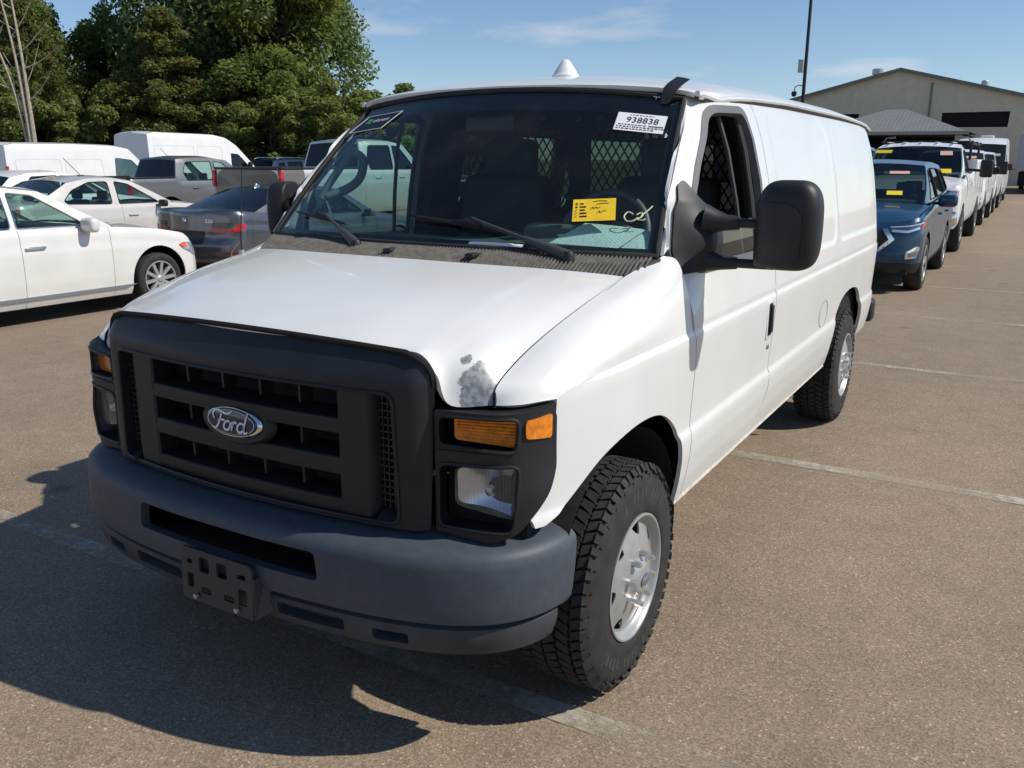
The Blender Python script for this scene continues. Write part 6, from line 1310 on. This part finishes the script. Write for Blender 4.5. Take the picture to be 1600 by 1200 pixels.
def broadleaf(h, w, nleaf, lm, seed, size=.19, zlow=.12, lobes=46):
    rng = np.random.default_rng(seed); b = MB(); b.tube(cr1(np.array([(0, 0, -.5), (.1, .05, h*.25), (-.1, .1, h*.5), (.05, -.05, h*.78), (0, 0, h*.95)]), 14), np.linspace(.26, .04, 14)*h/13, 8); C = []; R = []
    for k in range(lobes):
        z = h*(zlow+(1-zlow)*(.03+.95*k/lobes)); f = (z/h-zlow)/(1-zlow); ww = w*(.55+.55*math.sin(math.pi*min(1, f*.86+.16)))*(1 if f < .75 else 1-(f-.75)*2.0)
        a = rng.random()*6.28; r = ww*(.25+.75*rng.random()**.6); c = np.array([r*math.cos(a), r*math.sin(a), z+rng.normal()*.3]); C.append(c); R.append((.55+.9*rng.random())*h/13*1.15)
        if k % 2 == 0: z0 = max(.5, z-.28*r-.5); b.tube(cr1(np.array([(0, 0, z0), c*np.array([.5, .5, 0])+np.array([0, 0, z0*.5+c[2]*.5+.2]), c]), 6), np.linspace(.075, .018, 6)*h/13, 5)
    return (b.V, b.F), leaf_mesh('crown', leaves(np.array(C), np.array(R), nleaf, size, rng, .9), lm)
def cedar(h, w, nleaf, lm, seed, size=.15):
    rng = np.random.default_rng(seed); b = MB(); b.tube([(0, 0, -.5), (.05, 0, h*.5), (0, 0, h*.97)], [.2, .11, .02], 7); C = []; R = []
    for k in range(95):
        f = k/95; z = h*(.05+.93*f)+rng.normal()*.25; ww = w*(1-f)**.7*(.55+.6*rng.random()); a = k*2.4+rng.normal()*.5
        for q in (.45, .8, 1.05): C.append(np.array([ww*q*math.cos(a), ww*q*math.sin(a), z-.22*ww*q+.12*(q**2)*ww])); R.append((.30+.42*(1-f))*(1.25-q*.40)*(.7+.6*rng.random()))
        if f < .8: b.tube([(0, 0, z), (ww*math.cos(a), ww*math.sin(a), z-.1*ww)], [.035, .01], 4)
    return (b.V, b.F), leaf_mesh('crown', leaves(np.array(C), np.array(R), nleaf, size, rng, .95, .3), lm)
def tree(name, label, loc, sc, rz, tr_, cr_, group='trees along the far edge of the lot', bark=BARK):
    o = empty(name, loc, rz); o.scale = sc; tag(o, label, 'tree', group)
    t = bpy.data.objects.new('trunk', tr_) if not isinstance(tr_, tuple) else None
    if t is None: t = mk('trunk', tr_[0], tr_[1], bark)
    else: COL.objects.link(t)
    t.parent = o; c_ = bpy.data.objects.new('crown', cr_); COL.objects.link(c_); c_.parent = o; return t.data
def at(px, d, z=0):
    """ground spot seen in column px at view depth d"""
    x = (px-800)/1373.07; f = f_.copy(); r = r_; v = f+r*x; v = v/np.hypot(v[0], v[1]); k = d/np.hypot(*(f[:2]))/1.0
    fx = f[:2]/np.hypot(*f[:2]); dirn = v[:2]; t = d/(dirn@fx); return (1.952+dirn[0]*t, -2.425+dirn[1]*t, z)
T1 = broadleaf(15, 3.6, 25000, LEAF1, 1, .145); T2 = broadleaf(16, 3.4, 22000, LEAF2, 2, .15, lobes=64); T3 = cedar(11, 3.3, 30000, LEAF3, 3, .11); T4 = broadleaf(4.2, 2.3, 14000, LEAF4, 4, .10, .02, 60); T5 = broadleaf(12, 3.2, 24000, LEAF5, 5, .14, .05)
tm = {}
def plant(kind, T, label, px, d, s, rz, zb=.6, name='broadleaf_tree', group='trees along the far edge of the lot'):
    k = id(T); tm[k] = tree(name, label, at(px, d, zb), s, rz, tm.get(k, T[0]), T[1], group)
plant('a', T1, 'tall green tree at the far left picture edge', -30, 50, (1.1, 1.1, 1.05), .3)
plant('b', T5, 'bright green tree behind the bare dead tree', 68, 53, (1.0, 1.0, 1.12), 1.2)
plant('c', T1, 'dark green tree just left of the sky gap', 108, 50, (.62, .62, .74), 2.3)
plant('d', T3, 'feathery dark cedar between the left trees', 105, 46, (.80, .80, .82), .4, name='cedar_tree')
plant('e', T5, 'smaller tree filling the gap under the open sky', 232, 54, (.85, .85, .74), 3.4)
plant('f', T3, 'brownish cedar standing in front of the middle trees', 300, 46, (1.12, 1.12, .76), 2.0, name='cedar_tree')
plant('g', T2, 'tall poplar right of the sky gap', 335, 52, (.95, .95, 1.05), .9)
plant('h', T2, 'tall airy poplar in the middle of the right cluster', 425, 51, (1.0, 1.0, 1.02), 2.9)
plant('i', T1, 'broad tree at the right end of the tree line', 475, 50, (.95, .95, .92), 4.2)
plant('j', T2, 'leafy outermost tree whose branches reach towards the van roof', 508, 53, (.80, .80, .80), 5.1)
plant('k', T5, 'low dense tree under the right cluster', 455, 47, (.85, .85, .52), 1.9)
plant('l', T5, 'dense tree behind the tall white van', 375, 56, (1.0, 1.0, .9), 5.6)
plant('m', T1, 'tree filling the line behind the cedar', 262, 58, (1.0, 1.0, .62), 1.0)
shl = ['at the left picture edge', 'left of the dead tree', 'right of the dead tree', 'behind the low white van', 'behind the rear of the tall white van', 'above the middle of the tall white van', 'above the nose of the tall white van', 'behind the navy SUV', 'left of the silver white pickup cab', 'behind the silver white pickup cab', 'just left of the van roof corner', 'seen through the left part of the windshield', 'seen through the side windows of the van', 'deepest inside the view through the van']
for i, px in enumerate((-20, 30, 75, 125, 175, 235, 290, 345, 400, 450, 505, 560, 620, 690)):
    plant('s', T4, 'leafy shrub in the undergrowth '+shl[i], px, 43+RNG.random()*5, (1.0+.4*RNG.random(), 1.0+.4*RNG.random(), .75+.35*RNG.random()), RNG.random()*6, .7, 'shrub', 'shrubs under the tree line')
for i, (px, d, s) in enumerate(((585, 120, .62), (615, 128, .6), (650, 125, .6), (560, 110, .6), (700, 118, .7), (760, 122, .7))):
    plant('far', T1, 'distant round tree '+('just left of the van roof line', 'peeping over the van roof edge', 'hidden low behind the van roof', 'between the tall tree and the van roof', 'far behind the van windows', 'farthest right of the distant trees')[i], px, d, (s*1.5, s*1.5, s), i*1.3, -.2, group='distant trees behind the van')
# bare dead tree
rng = np.random.default_rng(11); dt = empty('dead_tree', at(98, 40.5, .5)); tag(dt, 'bare pale dead tree with thin twin trunks at the left', 'tree')
V_ = [r_[0], r_[1], 0]; V_ = np.array(V_)/np.hypot(r_[0], r_[1])
for k, (lean, h, r0, off) in enumerate(((-.9, 9.8, .13, 0), (-.45, 10.2, .12, .14), (-1.9, 8.4, .085, -.1))):
    P_ = cr1(np.array([V_*off, V_*(off+lean*.1)+np.array([0, 0, h*.3]), V_*(off+lean*.35)+np.array([0, 0, h*.6]), V_*(off+lean)+np.array([0, 0, h])]), 14); b = MB(); b.tube(P_, np.linspace(r0, .02, 14), 6); b.build('trunk', PALE, dt)
    for q in range(9):
        p0 = P_[5+q]; s = rng.choice([-1, 1]); e = p0+V_*s*(.5+rng.random()*1.2)+np.array([0, 0, .7+rng.random()*1.3]); b = MB(); b.tube(cr1(np.array([p0, (p0+e)/2+np.array([0, 0, -.12]), e]), 6), np.linspace(.03, .008, 6), 4); b.build('branch', PALE, dt)
# grass bank and fence
gp_ = []; NB = 60
for px in np.linspace(-500, 1000, NB):
    for d, z in ((36.5, -.12), (38.5, .25), (42, .75), (48, 1.0), (62, 1.2), (160, 1.0)):
        x, y, _ = at(px, d); gp_.append((x, y, z+RNG.normal(0, .04)*(z > 0)))
GRASSG = mat('dry green ground', (.12, .13, .05), .95, bump=(30, .6, .05), var=(1.5, .35, 8))
gb = mk('grass_bank', gp_, grid_faces(NB, 6), GRASSG)
if gb.data.polygons[0].normal.z < 0: gb.data.flip_normals()
tag(gb, 'grassy bank at the edge of the lot', 'bank', kind='structure')
n = 26000; rng = np.random.default_rng(5); px = rng.uniform(-120, 820, n); dd = 37.2+rng.random(n)**1.4*9; base = np.array([at(a, b_) for a, b_ in zip(px, dd)]); base[:, 2] = np.interp(dd, [36.5, 38.5, 42, 48], [-.12, .25, .75, 1.0]); hh = .25+.75*rng.random(n)**2; a = rng.uniform(0, 6.28, n); ww = .03+.03*rng.random(n); dx = np.stack([np.cos(a), np.sin(a), 0*a], 1)*ww[:, None]; tip = base+np.stack([rng.normal(0, .16, n), rng.normal(0, .16, n), hh], 1)
Q = np.stack([base-dx, base+dx, tip+dx*.25, tip-dx*.25], 1).reshape(-1, 3); me = leaf_mesh('tall_grass', Q, leaf_mat('tall grass', (.12, .125, .045), .4)); o = bpy.data.objects.new('tall_grass', me); COL.objects.link(o); tag(o, 'tall weedy grass on the bank below the trees', 'grass', kind='stuff')
fe = empty('chain_fence', at(300, 37)); tag(fe, 'low grey guard rail fence along the foot of the grass bank', 'fence')
f0 = np.array(fe.location)
for pxx in np.linspace(-100, 820, 24): q = np.array(at(pxx, 36.8))-f0; MB().box((q[0], q[1], .45), (.09, .09, 1.3)).build('post', mat('weathered post', (.2, .19, .17), .8), fe, False)
for z in (.95,):
    P_ = [np.array(at(pxx, 36.7, z))-f0 for pxx in np.linspace(-120, 840, 20)]; b = MB(); b.tube(P_, .07, 6); b.build('rail', mat('galvanised rail', (.38, .38, .37), .5, .5), fe)
# papers on the van dash
paper('form_sheet', [(.50, .300, 1.383), (.745, .338, 1.375), (.800, .45, 1.432), (.575, .43, 1.447)], pm, 'printed form leaning on the dashboard under the yellow tag')
paper('form_sheet', [(.72, .350, 1.374), (.838, .388, 1.37), (.845, .47, 1.405), (.79, .46, 1.432)], pm, 'second form sheet folded at the corner of the dashboard')
paper('card_slip', [(.22, .215, 1.372), (.43, .235, 1.368), (.43, .245, 1.378), (.22, .225, 1.382)], PAPER, 'thin white slip at the foot of the windshield')
